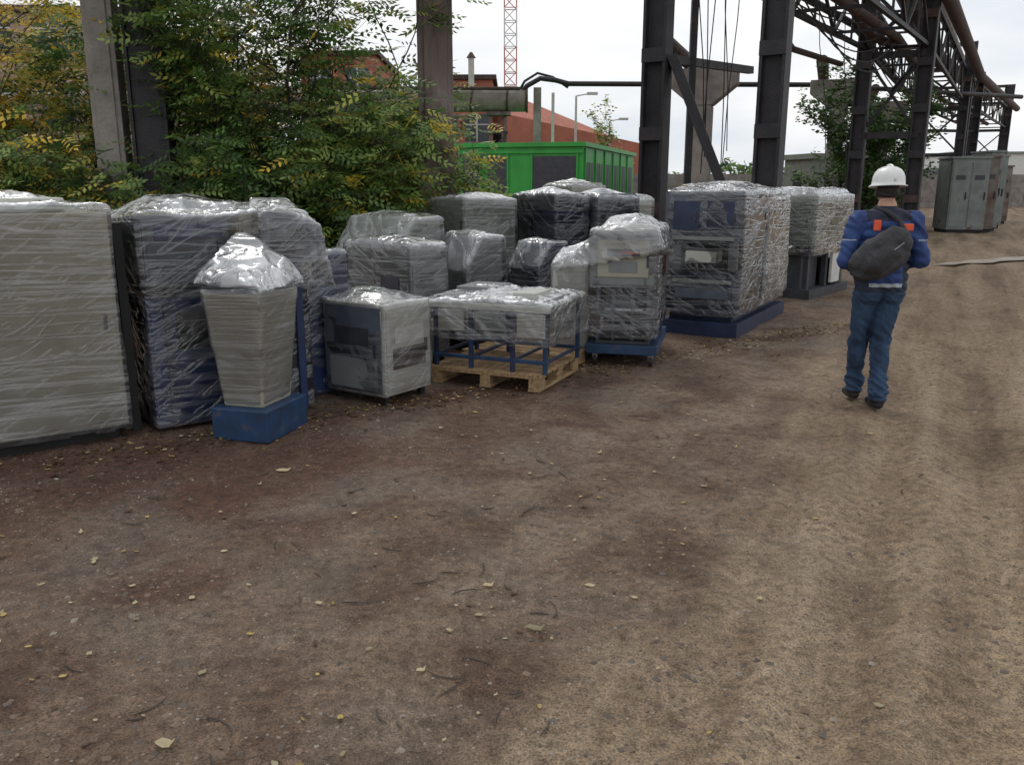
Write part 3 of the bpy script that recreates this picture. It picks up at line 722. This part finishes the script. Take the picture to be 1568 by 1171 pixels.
def building(name, loc, rz, L_, W, H, mat, rows, cols, cw=1.6, chh=1.8, chim=None, roof='rust', z0=1.2, gap=3.2):
    e = empty(name, (*loc,0), rz)
    mb = MB(); mb.box(0,0,0,L_,W,H,mat); mb.box(-.25,-.25,H+.003,L_+.25,W+.25,H+.3,roof); mb.obj('walls', e)
    mb = MB()
    for r_ in range(rows):
        for c_ in range(cols):
            x = L_*(c_+.5)/cols; z = z0+r_*gap
            mb.box(x-cw/2,-.03,z,x+cw/2,-.004,z+chh,'glass'); mb.box(x-.05,-.05,z,x+.05,-.031,z+chh,'label2')
            mb.box(x-cw/2,-.048,z+chh*.6,x-.055,-.031,z+chh*.6+.07,'label2'); mb.box(x+.055,-.048,z+chh*.6,x+cw/2,-.031,z+chh*.6+.07,'label2')
            mb.box(x-cw/2-.1,-.12,z-.12,x+cw/2+.1,-.004,z-.01,'concrete')
            y = W*(c_+.5)/cols
            mb.box(-.03,y-cw/2,z,-.004,y+cw/2,z+chh,'glass')
    mb.obj('windows', e)
    if chim:
        mb = MB()
        for (x, y, r_, h) in chim:
            mb.tube([(x,y,H-.5 if h > 0 else 0),(x,y,H+abs(h))], r_, 'lgrey', 14); mb.tube([(x,y,H+abs(h)),(x,y,H+abs(h)+.35)], [r_*1.6,r_*.4], 'rust', 14)
        mb.obj('chimneys', e)
    return e
building('red_brick_hall', (-14.6,62), R(0), 5.2, 12, 10.2, 'brick', 3, 2)
building('red_brick_hall', (-5.6,60), R(0), 4.3, 10, 8.4, 'brick', 2, 2, chim=[(2.9,-.5,.2,1.3),(1.2,4,.12,2.4)])
building('red_brick_hall', (-.9,61), math.atan2(33,9.1), 33, 9, 6.3, 'brick', 1, 8, z0=3.2, roof='rust', chim=[(3,5,.15,1.6),(9,3,.3,1.0),(16,2,.2,1.5)])
building('pale_brick_building', (-28,42), R(6), 10, 10, 9.4, 'pinkbrick', 3, 4)
mb = MB(); mb.v += [(0,0,5.6),(11,12,4.2),(11,18,4.2),(0,8,7.6),(-1,0,5.6)]; mb.v += [(0,0,0),(11,12,0),(11,18,0)]
mb.f += [(0,1,2,3),(0,5,6,1),(1,6,7,2)]; mb.m += [mb.mi('brick')]*3; mb.obj('low_brick_annex', None, (-.4,52,0))
for x, y, h in ((3.6,50,6.4),(6.4,58,5.6)):
    mb = MB(); mb.tube([(0,0,0),(0,0,h)], [.10,.06], 'lgrey', 10); mb.beam((0,0,h),(.9,0,h+.15),.06,.06,'lgrey'); mb.box(.6,-.12,h+.06,1.2,.12,h+.2,'lgrey'); mb.obj('street_lamp', None, (x,y,0))

e = empty('tower_crane', (-.2,120,0))
mb = MB(); z = 0; k = 0; w = .8
while z < 62:
    mt = 'redwhite_r' if (k//3) % 2 else 'redwhite_w'
    for sx, sy in ((-w,-w),(w,-w),(w,w),(-w,w)): mb.beam((sx,sy,z),(sx,sy,z+1.6),.16,.16,mt)
    for s1, s2 in (((-w,-w),(w,-w)),((w,-w),(w,w)),((w,w),(-w,w)),((-w,w),(-w,-w))):
        mb.beam((*s1,z),(*s2,z+1.6),.1,.1,mt); mb.beam((*s1,z),(*s2,z),.1,.1,mt)
    z += 1.6; k += 1
mb.obj('mast', e)
mb = MB(); 
for s_ in (-.6,.6): mb.beam((-12,s_,62),(38,s_,62),.16,.16,'redwhite_r')
mb.beam((-12,0,63.3),(38,0,63.3),.16,.16,'redwhite_r')
for i in range(50):
    mb.beam((-12+i,-.6,62),(-11.5+i,0,63.3),.08,.08,'redwhite_r'); mb.beam((-11.5+i,0,63.3),(-11+i,.6,62),.08,.08,'redwhite_r')
mb.box(-12,-.8,60.5,-9.5,.8,61.9,'concrete'); mb.box(.9,-.8,60,2.4,.8,61.8,'redwhite_w'); mb.obj('jib', e)

for i,(x,y,L_,W,H,mt) in enumerate(((14.9,29.6,1.2,1.4,2.45,'rustpanel'),(16.2,30.0,.5,1.3,2.5,'rustpanel2'),(16.85,30.8,.45,1.5,2.7,'rustpanel'),(14.2,31.5,.5,1.2,2.3,'rustpanel2'),(17.6,32.6,.9,1.5,2.6,'rustpanel'),(13.2,32.5,.8,1.2,2.1,'rustpanel2'),(19.2,36,1.6,1.8,2.3,'rustpanel2'),(14.3,35.5,1.5,1.5,2.6,'rustpanel'))):
    mb = MB(); mb.box(0,0,.1,L_,W,H,mt); mb.box(.05,.05,-.02,L_-.05,W-.05,.1,'black'); mb.box(-.04,-.04,H+.003,L_+.04,W+.04,H+.07,mt)
    nd = 2 if L_ > 1 else 1
    for k in range(nd):
        a = .04+k*(L_/nd); q = L_/nd-.08
        mb.box(a,-.02,.18,a+q,-.004,H-.1,mt); mb.box(a+q*.2,-.035,H*.72,a+q*.8,-.021,H*.78,'dgrey'); mb.box(a+q*.85,-.06,H*.45,a+q*.92,-.021,H*.55,'darksteel')
    mb.box(-.02,.1,.2,-.004,W-.1,H-.1,mt)
    mb.obj('rusty_metal_cabinet', None, (x,y,0), R(-8+3*i), bevel=.01)

mb = MB()
for i in range(22):
    x = i*3.0; mb.box(x,0,0,x+2.9,.15,2.25,'concrete'); mb.box(x+.15,-.03,.4,x+2.75,-.004,2.05,'concrete'); mb.box(x+2.9,-.05,0,x+3.0,.2,2.4,'concrete')
mb.obj('concrete_panel_wall', None, (7,58,0), R(8))
building('grey_shed', (17.2,50), R(10), 2.6, 3.4, 3.0, 'greygreen', 1, 1, 1.0, 1.0, roof='greygreen')
building('white_warehouse', (60,120), R(-10), 60, 20, 5.5, 'label2', 1, 14, 1.6, 1.2, roof='greygreen', z0=2.5)

# ------------------------------------------------------------------ trees
LM = {'g1': leaf_mat('leaf_dark_green', (.060,.115,.034)), 'g2': leaf_mat('leaf_green', (.125,.215,.050)), 'g3': leaf_mat('leaf_light_green', (.27,.37,.10)),
      'y1': leaf_mat('leaf_yellow', (.72,.50,.06)), 'y2': leaf_mat('leaf_yellow_green', (.42,.42,.08)), 'o': leaf_mat('leaf_orange', (.50,.23,.05))}
def tree(name, x, y, h, spread, seed, mix, nl, lsize=.055, stems=3, compound=True, droop=.5, low=.15, lean=(0,0), trunk_r=.05):
    r = random.Random(seed); mb = MB(); tips = []
    def branch(p, d, ln, rad, lev):
        pts = [p.copy()]; rr = [rad]; n = 5; q = p.copy(); dd_ = d.copy()
        for i in range(n):
            dd_ = (dd_+Vector((r.uniform(-.22,.22), r.uniform(-.22,.22), r.uniform(-.08,.16 if lev < 2 else .04)))).normalized()
            q = q+dd_*ln/n; pts.append(q.copy()); rr.append(rad*(1-.78*(i+1)/n)+.0015)
            if lev >= 1: tips.append((q.copy(), dd_.copy(), lev))
            if lev < 2 and i >= (1 if lev else 0):
                for _ in range(2):
                    a = r.uniform(0, 6.28); out = Vector((math.cos(a), math.sin(a), r.uniform(.0,.7))).normalized()
                    nd = (dd_*.5+out*.9*spread).normalized()
                    branch(q, nd, ln*r.uniform(.32,.52), rad*.4*(1-.1*i), lev+1)
        mb.tube(pts, rr, 'bark', 6 if lev < 2 else 3, cap=False)
    for s_ in range(stems):
        a = r.uniform(0, 6.28)
        d0 = Vector((math.cos(a)*.28*spread+lean[0], math.sin(a)*.28*spread+lean[1], 1)).normalized()
        branch(Vector((math.cos(a)*.12, math.sin(a)*.12, -.05)), d0, h*r.uniform(.72,.92), trunk_r*r.uniform(.7,1.1), 0)
    e = empty(name, (x,y,0)); mb.obj('branches', e, smooth=True)
    V = []; F = []; MI = []; keys = list(mix.keys()); wts = list(mix.values())
    tips = [t_ for t_ in tips if t_[0].z > h*low]
    def leaflet(b, d, n, l, w, mi):
        s0 = d.cross(n); s0 = s0.normalized() if s0.length > 1e-5 else d.orthogonal()
        k = len(V); mid_ = b+d*l*.42
        V.extend([b, mid_+s0*w-n*w*.25, b+d*l-n*l*.12, mid_-s0*w-n*w*.25])
        F.extend([(k,k+1,k+2),(k,k+2,k+3)]); MI.extend([mi]*2)
    for i in range(nl):
        p, d, lev = r.choice(tips)
        cl = noise.noise(Vector((p.x+x, p.y, p.z))*1.3+Vector((seed,0,0)))
        w2 = [w_*(1+2.5*max(0, cl)) if k_[0] in 'yo' else w_*(1+1.5*max(0, -cl if k_ == 'g1' else cl)) for k_, w_ in zip(keys, wts)]
        mi = keys.index(r.choices(keys, w2)[0])
        a = r.uniform(0, 6.28)
        ld = (d*.4+Vector((math.cos(a), math.sin(a), r.uniform(-droop,.3)))).normalized()
        up = (Vector((0,0,1))+Vector((r.uniform(-.8,.8), r.uniform(-1.4,.4), 0))).normalized()
        p = p+Vector((r.gauss(0,.08), r.gauss(0,.08), r.gauss(0,.08)))
        if compound:
            Lr = lsize*r.uniform(2.8,4.0); npairs = 4
            side = ld.cross(up).normalized(); nn = side.cross(ld).normalized()
            for j in range(npairs):
                t_ = (j+.8)/(npairs+.3); b = p+ld*Lr*t_+Vector((0,0,-1))*Lr*.25*t_*t_
                for sg in (-1, 1):
                    leaflet(b, (side*sg+ld*.55-Vector((0,0,.2))).normalized(), nn, lsize*r.uniform(.85,1.15), lsize*.25, mi)
            leaflet(p+ld*Lr-Vector((0,0,Lr*.25)), ld, nn, lsize*1.1, lsize*.27, mi)
        else:
            leaflet(p, ld, up, lsize*r.uniform(.7,1.3), lsize*.38, mi)
    me = bpy.data.meshes.new('foliage'); me.from_pydata([tuple(v) for v in V], [], F)
    for k_ in keys: me.materials.append(LM[k_])
    me.polygons.foreach_set('material_index', MI)
    o = bpy.data.objects.new('foliage', me); COL.objects.link(o); o.parent = e
    return e
G = {'g1':3,'g2':4,'g3':1.6,'y2':.5,'y1':.3}
tree('ash_tree', -7.1, 11.9, 4.3, .85, 11, {'g1':.4,'g2':.9,'y2':2.4,'y1':5}, 1500, .10, 3, trunk_r=.04)
tree('ash_tree', -5.95, 12.0, 3.0, .9, 12, {'g1':2,'g2':2.5,'g3':1,'y2':2.4,'y1':2.8}, 1400, .095, 4, trunk_r=.03)
tree('ash_tree', -3.95, 11.7, 4.5, .85, 13, G, 2300, .095, 4, trunk_r=.04)
tree('ash_tree', -3.05, 11.8, 4.1, .8, 14, G, 2100, .095, 4, trunk_r=.04)
tree('ash_tree', -2.15, 12.3, 2.7, .9, 15, {'g1':1,'g2':3,'g3':3.5,'y2':1.2,'y1':.4}, 1500, .095, 4, trunk_r=.03)
tree('ash_tree', -1.25, 12.6, 2.3, .9, 16, {'g1':.7,'g2':3,'g3':4,'y2':1.4,'y1':.5}, 1000, .095, 4, trunk_r=.03)
tree('ash_tree', -1.75, 11.2, 2.1, .85, 18, {'g1':.7,'g2':3,'g3':4,'y2':1.2,'y1':.4}, 850, .09, 4, trunk_r=.025)
tree('ash_tree', -4.3, 13.4, 3.6, 1.1, 17, {'g1':2,'g2':2,'y2':1.4,'y1':3,'o':1.4}, 1700, .10, 4, trunk_r=.03)
tree('shrub', -6.3, 10.6, 1.9, 1.3, 21, {'g1':3,'g2':4,'g3':1,'y2':1,'y1':2.4}, 1100, .09, 6, low=.05, trunk_r=.02)
tree('shrub', -5.2, 10.2, 1.8, 1.2, 22, {'g1':3,'g2':4,'g3':2,'y2':.7,'y1':1}, 1000, .09, 6, low=.05, trunk_r=.02)
tree('shrub', -3.5, 10.6, 2.0, 1.3, 23, {'g1':4,'g2':3,'g3':1,'y2':.3}, 1200, .09, 6, low=.05, trunk_r=.02)
tree('shrub', -2.3, 11.2, 1.8, 1.3, 24, {'g1':3,'g2':3,'g3':2.4,'y1':.5}, 1200, .09, 6, low=.05, trunk_r=.02)
tree('elm_tree', 11.0, 28.5, 4.4, 1.0, 31, {'g1':6,'g2':1.5}, 12000, .14, 4, compound=False, low=.05)
tree('elm_tree', 12.6, 30.5, 3.6, 1.0, 32, {'g1':6,'g2':1.5}, 8000, .14, 4, compound=False, low=.05)
tree('birch_tree', 6.1, 55, 5.2, .5, 33, {'g2':3,'y2':3,'g3':1}, 1500, .2, 1, compound=False, low=.2)
mb = MB(); r = random.Random(7)
mats_ = [LM['g1'], LM['g2']]
for i in range(9000):
    t_ = r.random(); x = -40+t_*260; y = 150+60*t_
    hh_ = 5+3.5*noise.noise(Vector((x*.05, 0, 0)))+1.5*noise.noise(Vector((x*.3, 2, 0)))
    z = r.random()**.7*hh_; s_ = r.uniform(.5,1.1); b = len(mb.v)
    c = Vector((x+r.uniform(-1,1), y+r.uniform(-3,3), z))
    for k in range(3): mb.v.append(tuple(c+Vector((r.uniform(-s_,s_), r.uniform(-s_,s_), r.uniform(-s_,s_)))))
    mb.f.append((b,b+1,b+2)); mb.m.append(mb.mi(r.choice(mats_)))
mb.obj('distant_trees')

# ------------------------------------------------------------------ person
def remesh_obj(mb, name, parent, vox, smooth_it):
    o = mb.obj(name, parent)
    md = o.modifiers.new('r', 'REMESH'); md.mode = 'VOXEL'; md.voxel_size = vox
    ms = o.modifiers.new('s', 'SMOOTH'); ms.iterations = smooth_it; ms.factor = .5
    bake(o)
    o.data.polygons.foreach_set('use_smooth', [True]*len(o.data.polygons))
    return o
def blob(mb, c, rx, ry, rz, mat, n=14, rot=None):
    b = len(mb.v); c = Vector(c)
    rows = n//2
    rm = rot.to_matrix() if rot else None
    pts = [Vector((0,0,rz))]
    for i in range(1, rows):
        t_ = math.pi*i/rows
        for k in range(n):
            a = 2*math.pi*k/n; pts.append(Vector((rx*math.sin(t_)*math.cos(a), ry*math.sin(t_)*math.sin(a), rz*math.cos(t_))))
    pts.append(Vector((0,0,-rz)))
    for p in pts: mb.v.append(tuple(c+(rm @ p if rm else p)))
    mi = mb.mi(mat); last = b+len(pts)-1
    for k in range(n):
        k2 = (k+1) % n
        mb.f.append((b, b+1+k, b+1+k2)); mb.m.append(mi)
        for i in range(rows-2):
            o_ = b+1+i*n; mb.f.append((o_+k, o_+n+k, o_+n+k2, o_+k2)); mb.m.append(mi)
        o_ = b+1+(rows-2)*n; mb.f.append((o_+k, last, o_+k2)); mb.m.append(mi)
def limb(mb, p0, p1, r0, r1, mat, sq=1.0):
    p0 = Vector(p0); p1 = Vector(p1); n = max(3, int((p1-p0).length/(min(r0, r1)*.35)))
    n = min(n, 24)
    for i in range(n+1):
        t_ = i/n; r_ = r0+(r1-r0)*t_
        blob(mb, p0.lerp(p1, t_), r_, r_*sq, r_, mat, 12)

jm = simple('jacket_blue', (.028,.065,.21), (.016,.036,.13), .75, scale=9, bump=.4, bscale=18)
jn = simple('jacket_navy_panel', (.018,.024,.05), (.012,.016,.035), .75, scale=9, bump=.4, bscale=18)
jeans = simple('jeans_blue', (.032,.070,.135), (.012,.028,.065), .9, scale=6, bump=.4, bscale=50, stretch=(1,1,.45), c3=(.06,.115,.19))
skin = simple('skin', (.50,.30,.21), (.44,.25,.17), .5, scale=20, bump=0)
hair = simple('hair_dark', (.035,.025,.02), (.02,.015,.012), .7, bump=.5, bscale=120)
shoe = simple('shoe_black', (.02,.02,.022), (.012,.012,.013), .6)
sole = simple('shoe_sole', (.25,.23,.2), None, .7)
helm = simple('helmet_white', (.74,.75,.74), (.66,.67,.66), .3, bump=0)
bag = simple('bag_charcoal', (.040,.040,.045), (.024,.024,.027), .75, bump=.4, bscale=60)
orange = simple('orange_patch', (.75,.10,.035), (.65,.08,.03), .6, bump=0)
refl = simple('reflective_stripe', (.34,.36,.40), (.27,.29,.32), .4, bump=0)

P = empty('worker', (2.76, 6.37, -.02), R(-4))
mb = MB(); K = skin
hipL, hipR = (-.088,0,.92), (.088,0,.92)
kneeL, kneeR = (-.080,.13,.50), (.055,.045,.50)
ankL, ankR = (-.065,.17,.095), (.015,-.14,.10)
limb(mb, hipL, kneeL, .102, .074, K); limb(mb, hipR, kneeR, .102, .076, K)
limb(mb, kneeL, ankL, .073, .062, K); limb(mb, kneeR, ankR, .073, .062, K)
blob(mb, (-.078,.12,.36), .066,.074,.12,K); blob(mb, (.045,-.03,.36), .066,.074,.12,K)
blob(mb, (-.078,-.03,.90), .10,.105,.12,K); blob(mb, (.078,-.03,.90), .10,.105,.12,K); blob(mb, (0,0,.94), .165,.115,.11,K)
for (ax, ay, az_) in (ankL, ankR):
    blob(mb, (ax,ay,.085), .068,.078,.035,K); blob(mb, (ax,ay,.13), .066,.074,.03,K)
for (ax, ay) in ((ankL[0],ankL[1]),(ankR[0],ankR[1])):
    blob(mb, (ax,ay-.01,.05), .045,.06,.048,K); limb(mb, (ax,ay,.042), (ax-.005,ay+.16,.032), .045, .034, K)
for z, rx, ry, yy in ((.93,.192,.135,0),(.99,.195,.142,0),(1.06,.19,.14,.0),(1.14,.19,.14,.005),(1.22,.20,.142,.01),(1.30,.21,.142,.01),(1.37,.208,.135,.01),(1.43,.165,.11,.01)):
    blob(mb, (0,yy,z), rx, ry, .075, K, 18)
limb(mb, (-.19,.0,1.405), (.19,.0,1.405), .074, .074, K)
limb(mb, (0,.0,1.42), (0,.01,1.50), .085, .072, K)
elL, elR = (-.275,-.03,1.11), (.275,-.02,1.12)
wrL, wrR = (-.17,.20,1.06), (.17,.20,1.06)
for sh, el, wr in (((-.205,.0,1.39), elL, wrL), ((.205,.0,1.39), elR, wrR)):
    limb(mb, sh, el, .075, .062, K); limb(mb, el, wr, .062, .042, K)
limb(mb, (0,.01,1.46), (0,.03,1.58), .056, .055, K)
blob(mb, (0,.035,1.63), .077,.097,.105,K,20); blob(mb, (0,.065,1.585), .056,.062,.062,K,16)
blob(mb, (0,.136,1.60), .013,.018,.022,K,10); blob(mb, (0,.122,1.560), .024,.012,.008,K,10)
for s_ in (-1,1): blob(mb, (s_*.079,.03,1.60), .011,.02,.031,K,10); blob(mb, (s_*.03,.123,1.63), .014,.008,.009,K,10)
body = remesh_obj(mb, 'body', P, .008, 3)
me = body.data; me.materials.clear()
for m_ in (jm, jn, jeans, skin, hair, shoe, sole, refl, orange): me.materials.append(m_)
nr = [v.normal.copy() for v in me.vertices]
for v, n in zip(me.vertices, nr):
    p = v.co
    if .1 < p.z < .9:
        k = 1+1.3*math.exp(-((p.z-.5)/.08)**2)+2.2*math.exp(-((p.z-.16)/.09)**2)+.8*math.exp(-((p.z-.84)/.06)**2)
        v.co = p+n*(.007*k*ridged(Vector((p.x*7+p.z*3, p.y*7, p.z*17+p.x*12)))-.004)
    elif .9 <= p.z < 1.47:
        v.co = p+n*(.012*ridged(Vector((p.x*6+p.z*3, p.y*6, p.z*13+p.x*9))+Vector((3,1,2)))-.004)
for f in me.polygons:
    c = f.center; z = c.z; mi = 0
    r_ = abs(c.x)
    if z < .085 or (z < .1 and (c.y > ankL[1]+.07 or (c.x > -.02 and c.y > ankR[1]+.08 and c.y < .08))): mi = 5
    elif z < .885: mi = 2
    elif z < 1.505:
        mi = 0
        if .925 < z < .95 and r_ < .25: mi = 7
        elif z < .925: mi = 1
        if z > 1.40 and r_ < .16: mi = 1
        if r_ > .12 and r_ < .205 and z < 1.15: mi = 1
        if r_ > .22 and 1.258 < z < 1.270: mi = 7
    else:
        mi = 3
        if z > 1.565 and c.y < .03: mi = 4
        if z > 1.65: mi = 4
    if z < .018: mi = 6
    f.material_index = mi
mb = MB()
ew = simple('eye_white', (.8,.8,.78), None, .2, bump=0); ed = simple('eye_iris', (.05,.035,.02), None, .2, bump=0)
for s_ in (-1,1):
    blob(mb, (s_*.03,.124,1.625), .012,.010,.010, ew, 12); blob(mb, (s_*.03,.1325,1.625), .005,.004,.005, ed, 10)
    limb(mb, (s_*.015,.130,1.645), (s_*.045,.122,1.647), .004, .003, hair)
mb.obj('eyes', P, smooth=True)
def hand(side):
    mb = MB(); s_ = side
    w = Vector((s_*.165,.205,1.058)); f_ = Vector((-s_*.75,.62,.05)).normalized(); up = Vector((0,0,1))
    limb(mb, w-f_*.03, w+f_*.02, .030,.028, K)
    for k in range(4):
        a = w+f_*.015+up*(.026-.0175*k); b = w+f_*.085+up*(.030-.020*k); limb(mb, a, b, .015,.0115, K)
        ln = (.040,.045,.042,.033)[k]
        d1 = (f_+Vector((0,-.25,-.05))).normalized(); j1 = b+d1*ln; d2 = (f_*.6+Vector((0,-.8,-.1))).normalized(); j2 = j1+d2*ln*.62; d3 = (Vector((0,-1,-.15))+f_*.1).normalized(); j3 = j2+d3*ln*.5
        limb(mb, b, j1, .0098,.009, K); limb(mb, j1, j2, .009,.0082, K); limb(mb, j2, j3, .0082,.0072, K)
    t0 = w+f_*.02+up*.025; t1 = t0+(up*.7+f_*.7+Vector((0,-.3,0))).normalized()*.042; t2 = t1+(f_*.9+up*.25+Vector((0,-.3,0))).normalized()*.03; t3 = t2+(f_+Vector((0,-.4,0))).normalized()*.022
    limb(mb, t0, t1, .015,.012, K); limb(mb, t1, t2, .0115,.010, K); limb(mb, t2, t3, .010,.008, K)
    o = remesh_obj(mb, 'hand', P, .0035, 2); o.data.materials.clear(); o.data.materials.append(skin)
hand(-1); hand(1)
mb = MB(); c0 = Vector((0,.03,1.655)); n = 32
prof = [(1.20,-.012),(1.21,-.006),(1.05,.006),(1.03,.03),(1.0,.06),(.90,.09),(.72,.115),(.45,.13),(.15,.137)]
for (k_, z) in prof:
    for i in range(n):
        a = 2*math.pi*i/n; ex = .108*k_; ey = .128*k_
        if k_ > 1.1: ey *= (1.13 if math.sin(a) > 0 else .99)
        mb.v.append((c0.x+ex*math.cos(a), c0.y+ey*math.sin(a), c0.z+z-(.012*math.sin(a) if k_ > 1.1 else 0)))
mi = mb.mi(helm)
for j in range(len(prof)-1):
    for i in range(n): mb.f.append((j*n+i, j*n+(i+1)%n, (j+1)*n+(i+1)%n, (j+1)*n+i)); mb.m.append(mi)
mb.f.append(tuple((len(prof)-1)*n+i for i in range(n))); mb.m.append(mi)
pts = [(0, .03+.135*math.cos(t_), 1.66+.139*math.sin(t_)) for t_ in [math.pi*k/16 for k in range(1,16)]]
mb.tube(pts, .010, helm, 8)
o = mb.obj('safety_helmet', P, smooth=True)
sd_ = o.modifiers.new('s', 'SOLIDIFY'); sd_.thickness = .004
mb = MB(); mb.tube([(-.08,-.055,1.60),(-.04,-.075,1.585),(.04,-.075,1.585),(.08,-.055,1.60)], .009, 'black', 8); mb.obj('helmet_headband', P, smooth=True)
mb = MB(); rot = Euler((0, R(-34), 0))
c = Vector((-.085,-.205,1.165))
for (dx, dz, rx, ry, rz_) in ((-.14,-.0,.10,.065,.11),(-.06,.0,.13,.08,.14),(.05,.0,.13,.08,.145),(.14,.02,.10,.065,.115),(0,-.07,.19,.075,.08),(0,.06,.19,.07,.085)):
    q = rot.to_matrix() @ Vector((dx,0,dz)); blob(mb, c+q, rx, ry, rz_, bag, 16, rot)
blob(mb, c+Vector((-.02,-.06,-.03)), .14,.05,.08, bag, 16, rot)
o = remesh_obj(mb, 'sling_bag', P, .009, 2); o.data.materials.clear(); o.data.materials.append(bag)
nr = [v.normal.copy() for v in o.data.vertices]
for v, n_ in zip(o.data.vertices, nr): v.co = v.co+n_*.010*ridged(v.co*11)
mb = MB()
mb.tube([(.09,-.19,1.27),(.08,-.16,1.34),(.04,-.14,1.41),(-.03,-.10,1.47),(-.08,-.02,1.495),(-.10,.08,1.45),(-.05,.16,1.25),(.1,.165,1.1)], .018, bag, 8)
mb.tube([(-.2,-.20,1.12),(-.23,-.13,1.08),(-.235,0,1.04),(-.19,.12,1.03)], .015, bag, 8)
mb.tube([(-.20,-.285,1.11),(-.08,-.31,1.17),(.04,-.285,1.26)], .004, 'steel', 6)
mb.obj('bag_strap', P, smooth=True)
mb = MB()
mb.box(-.135,-.160,1.335,-.085,-.138,1.41,orange); mb.box(.075,-.158,1.335,.145,-.138,1.385,orange)
mb.obj('jacket_patches', P, bevel=.006)
# ------------------------------------------------------------------ world, sun, camera
sun_el, sun_az = 52, 340
w = bpy.data.worlds.new('World'); scene.world = w; w.use_nodes = True
N = w.node_tree.nodes; L = w.node_tree.links; N.clear()
out = N.new('ShaderNodeOutputWorld'); bg = N.new('ShaderNodeBackground'); L.new(bg.outputs[0], out.inputs[0]); bg.inputs[1].default_value = .1
sky = N.new('ShaderNodeTexSky'); sky.sky_type = 'NISHITA'; sky.sun_disc = False; sky.sun_elevation = R(sun_el); sky.sun_rotation = R(sun_az); sky.air_density = 1.0; sky.dust_density = 2.0
tc = N.new('ShaderNodeTexCoord'); mp = N.new('ShaderNodeMapping'); mp.inputs['Scale'].default_value = (1.2, 1.2, 4.5); L.new(tc.outputs['Generated'], mp.inputs[0])
n1 = N.new('ShaderNodeTexNoise'); n1.inputs['Scale'].default_value = 1.8; n1.inputs['Detail'].default_value = 5; n1.inputs['Distortion'].default_value = .3; L.new(mp.outputs[0], n1.inputs['Vector'])
rp = N.new('ShaderNodeValToRGB'); rp.color_ramp.elements[0].position = .3; rp.color_ramp.elements[0].color = (.64,.71,.80,1); rp.color_ramp.elements[1].position = .56; rp.color_ramp.elements[1].color = (1,1,1,1)
L.new(n1.outputs[0], rp.inputs[0])
sc = N.new('ShaderNodeVectorMath'); sc.operation = 'SCALE'; sc.inputs['Scale'].default_value = 10.6; L.new(rp.outputs[0], sc.inputs[0])
mx = N.new('ShaderNodeMix'); mx.data_type = 'RGBA'; mx.inputs[0].default_value = .93; L.new(sky.outputs[0], mx.inputs[6]); L.new(sc.outputs[0], mx.inputs[7])
L.new(mx.outputs[2], bg.inputs[0])
sl = bpy.data.lights.new('sun', 'SUN'); sl.energy = 0.9; sl.angle = R(20); sl.color = (1,.97,.93)
so = bpy.data.objects.new('sun', sl); COL.objects.link(so)
dv = Vector((math.sin(R(sun_az))*math.cos(R(sun_el)), math.cos(R(sun_az))*math.cos(R(sun_el)), math.sin(R(sun_el))))
so.rotation_euler = dv.to_track_quat('Z', 'Y').to_euler()

cam = bpy.data.cameras.new('camera'); co = bpy.data.objects.new('camera', cam); COL.objects.link(co)
cam.sensor_width = 36; cam.lens = 36*1300/1568; cam.clip_end = 2000; cam.clip_start = .05
co.location = (0,0,1.65); co.rotation_euler = (R(90-13.2), 0, 0)
scene.camera = co
scene.view_settings.view_transform = 'Standard'; scene.view_settings.look = 'None'; scene.view_settings.exposure = 0
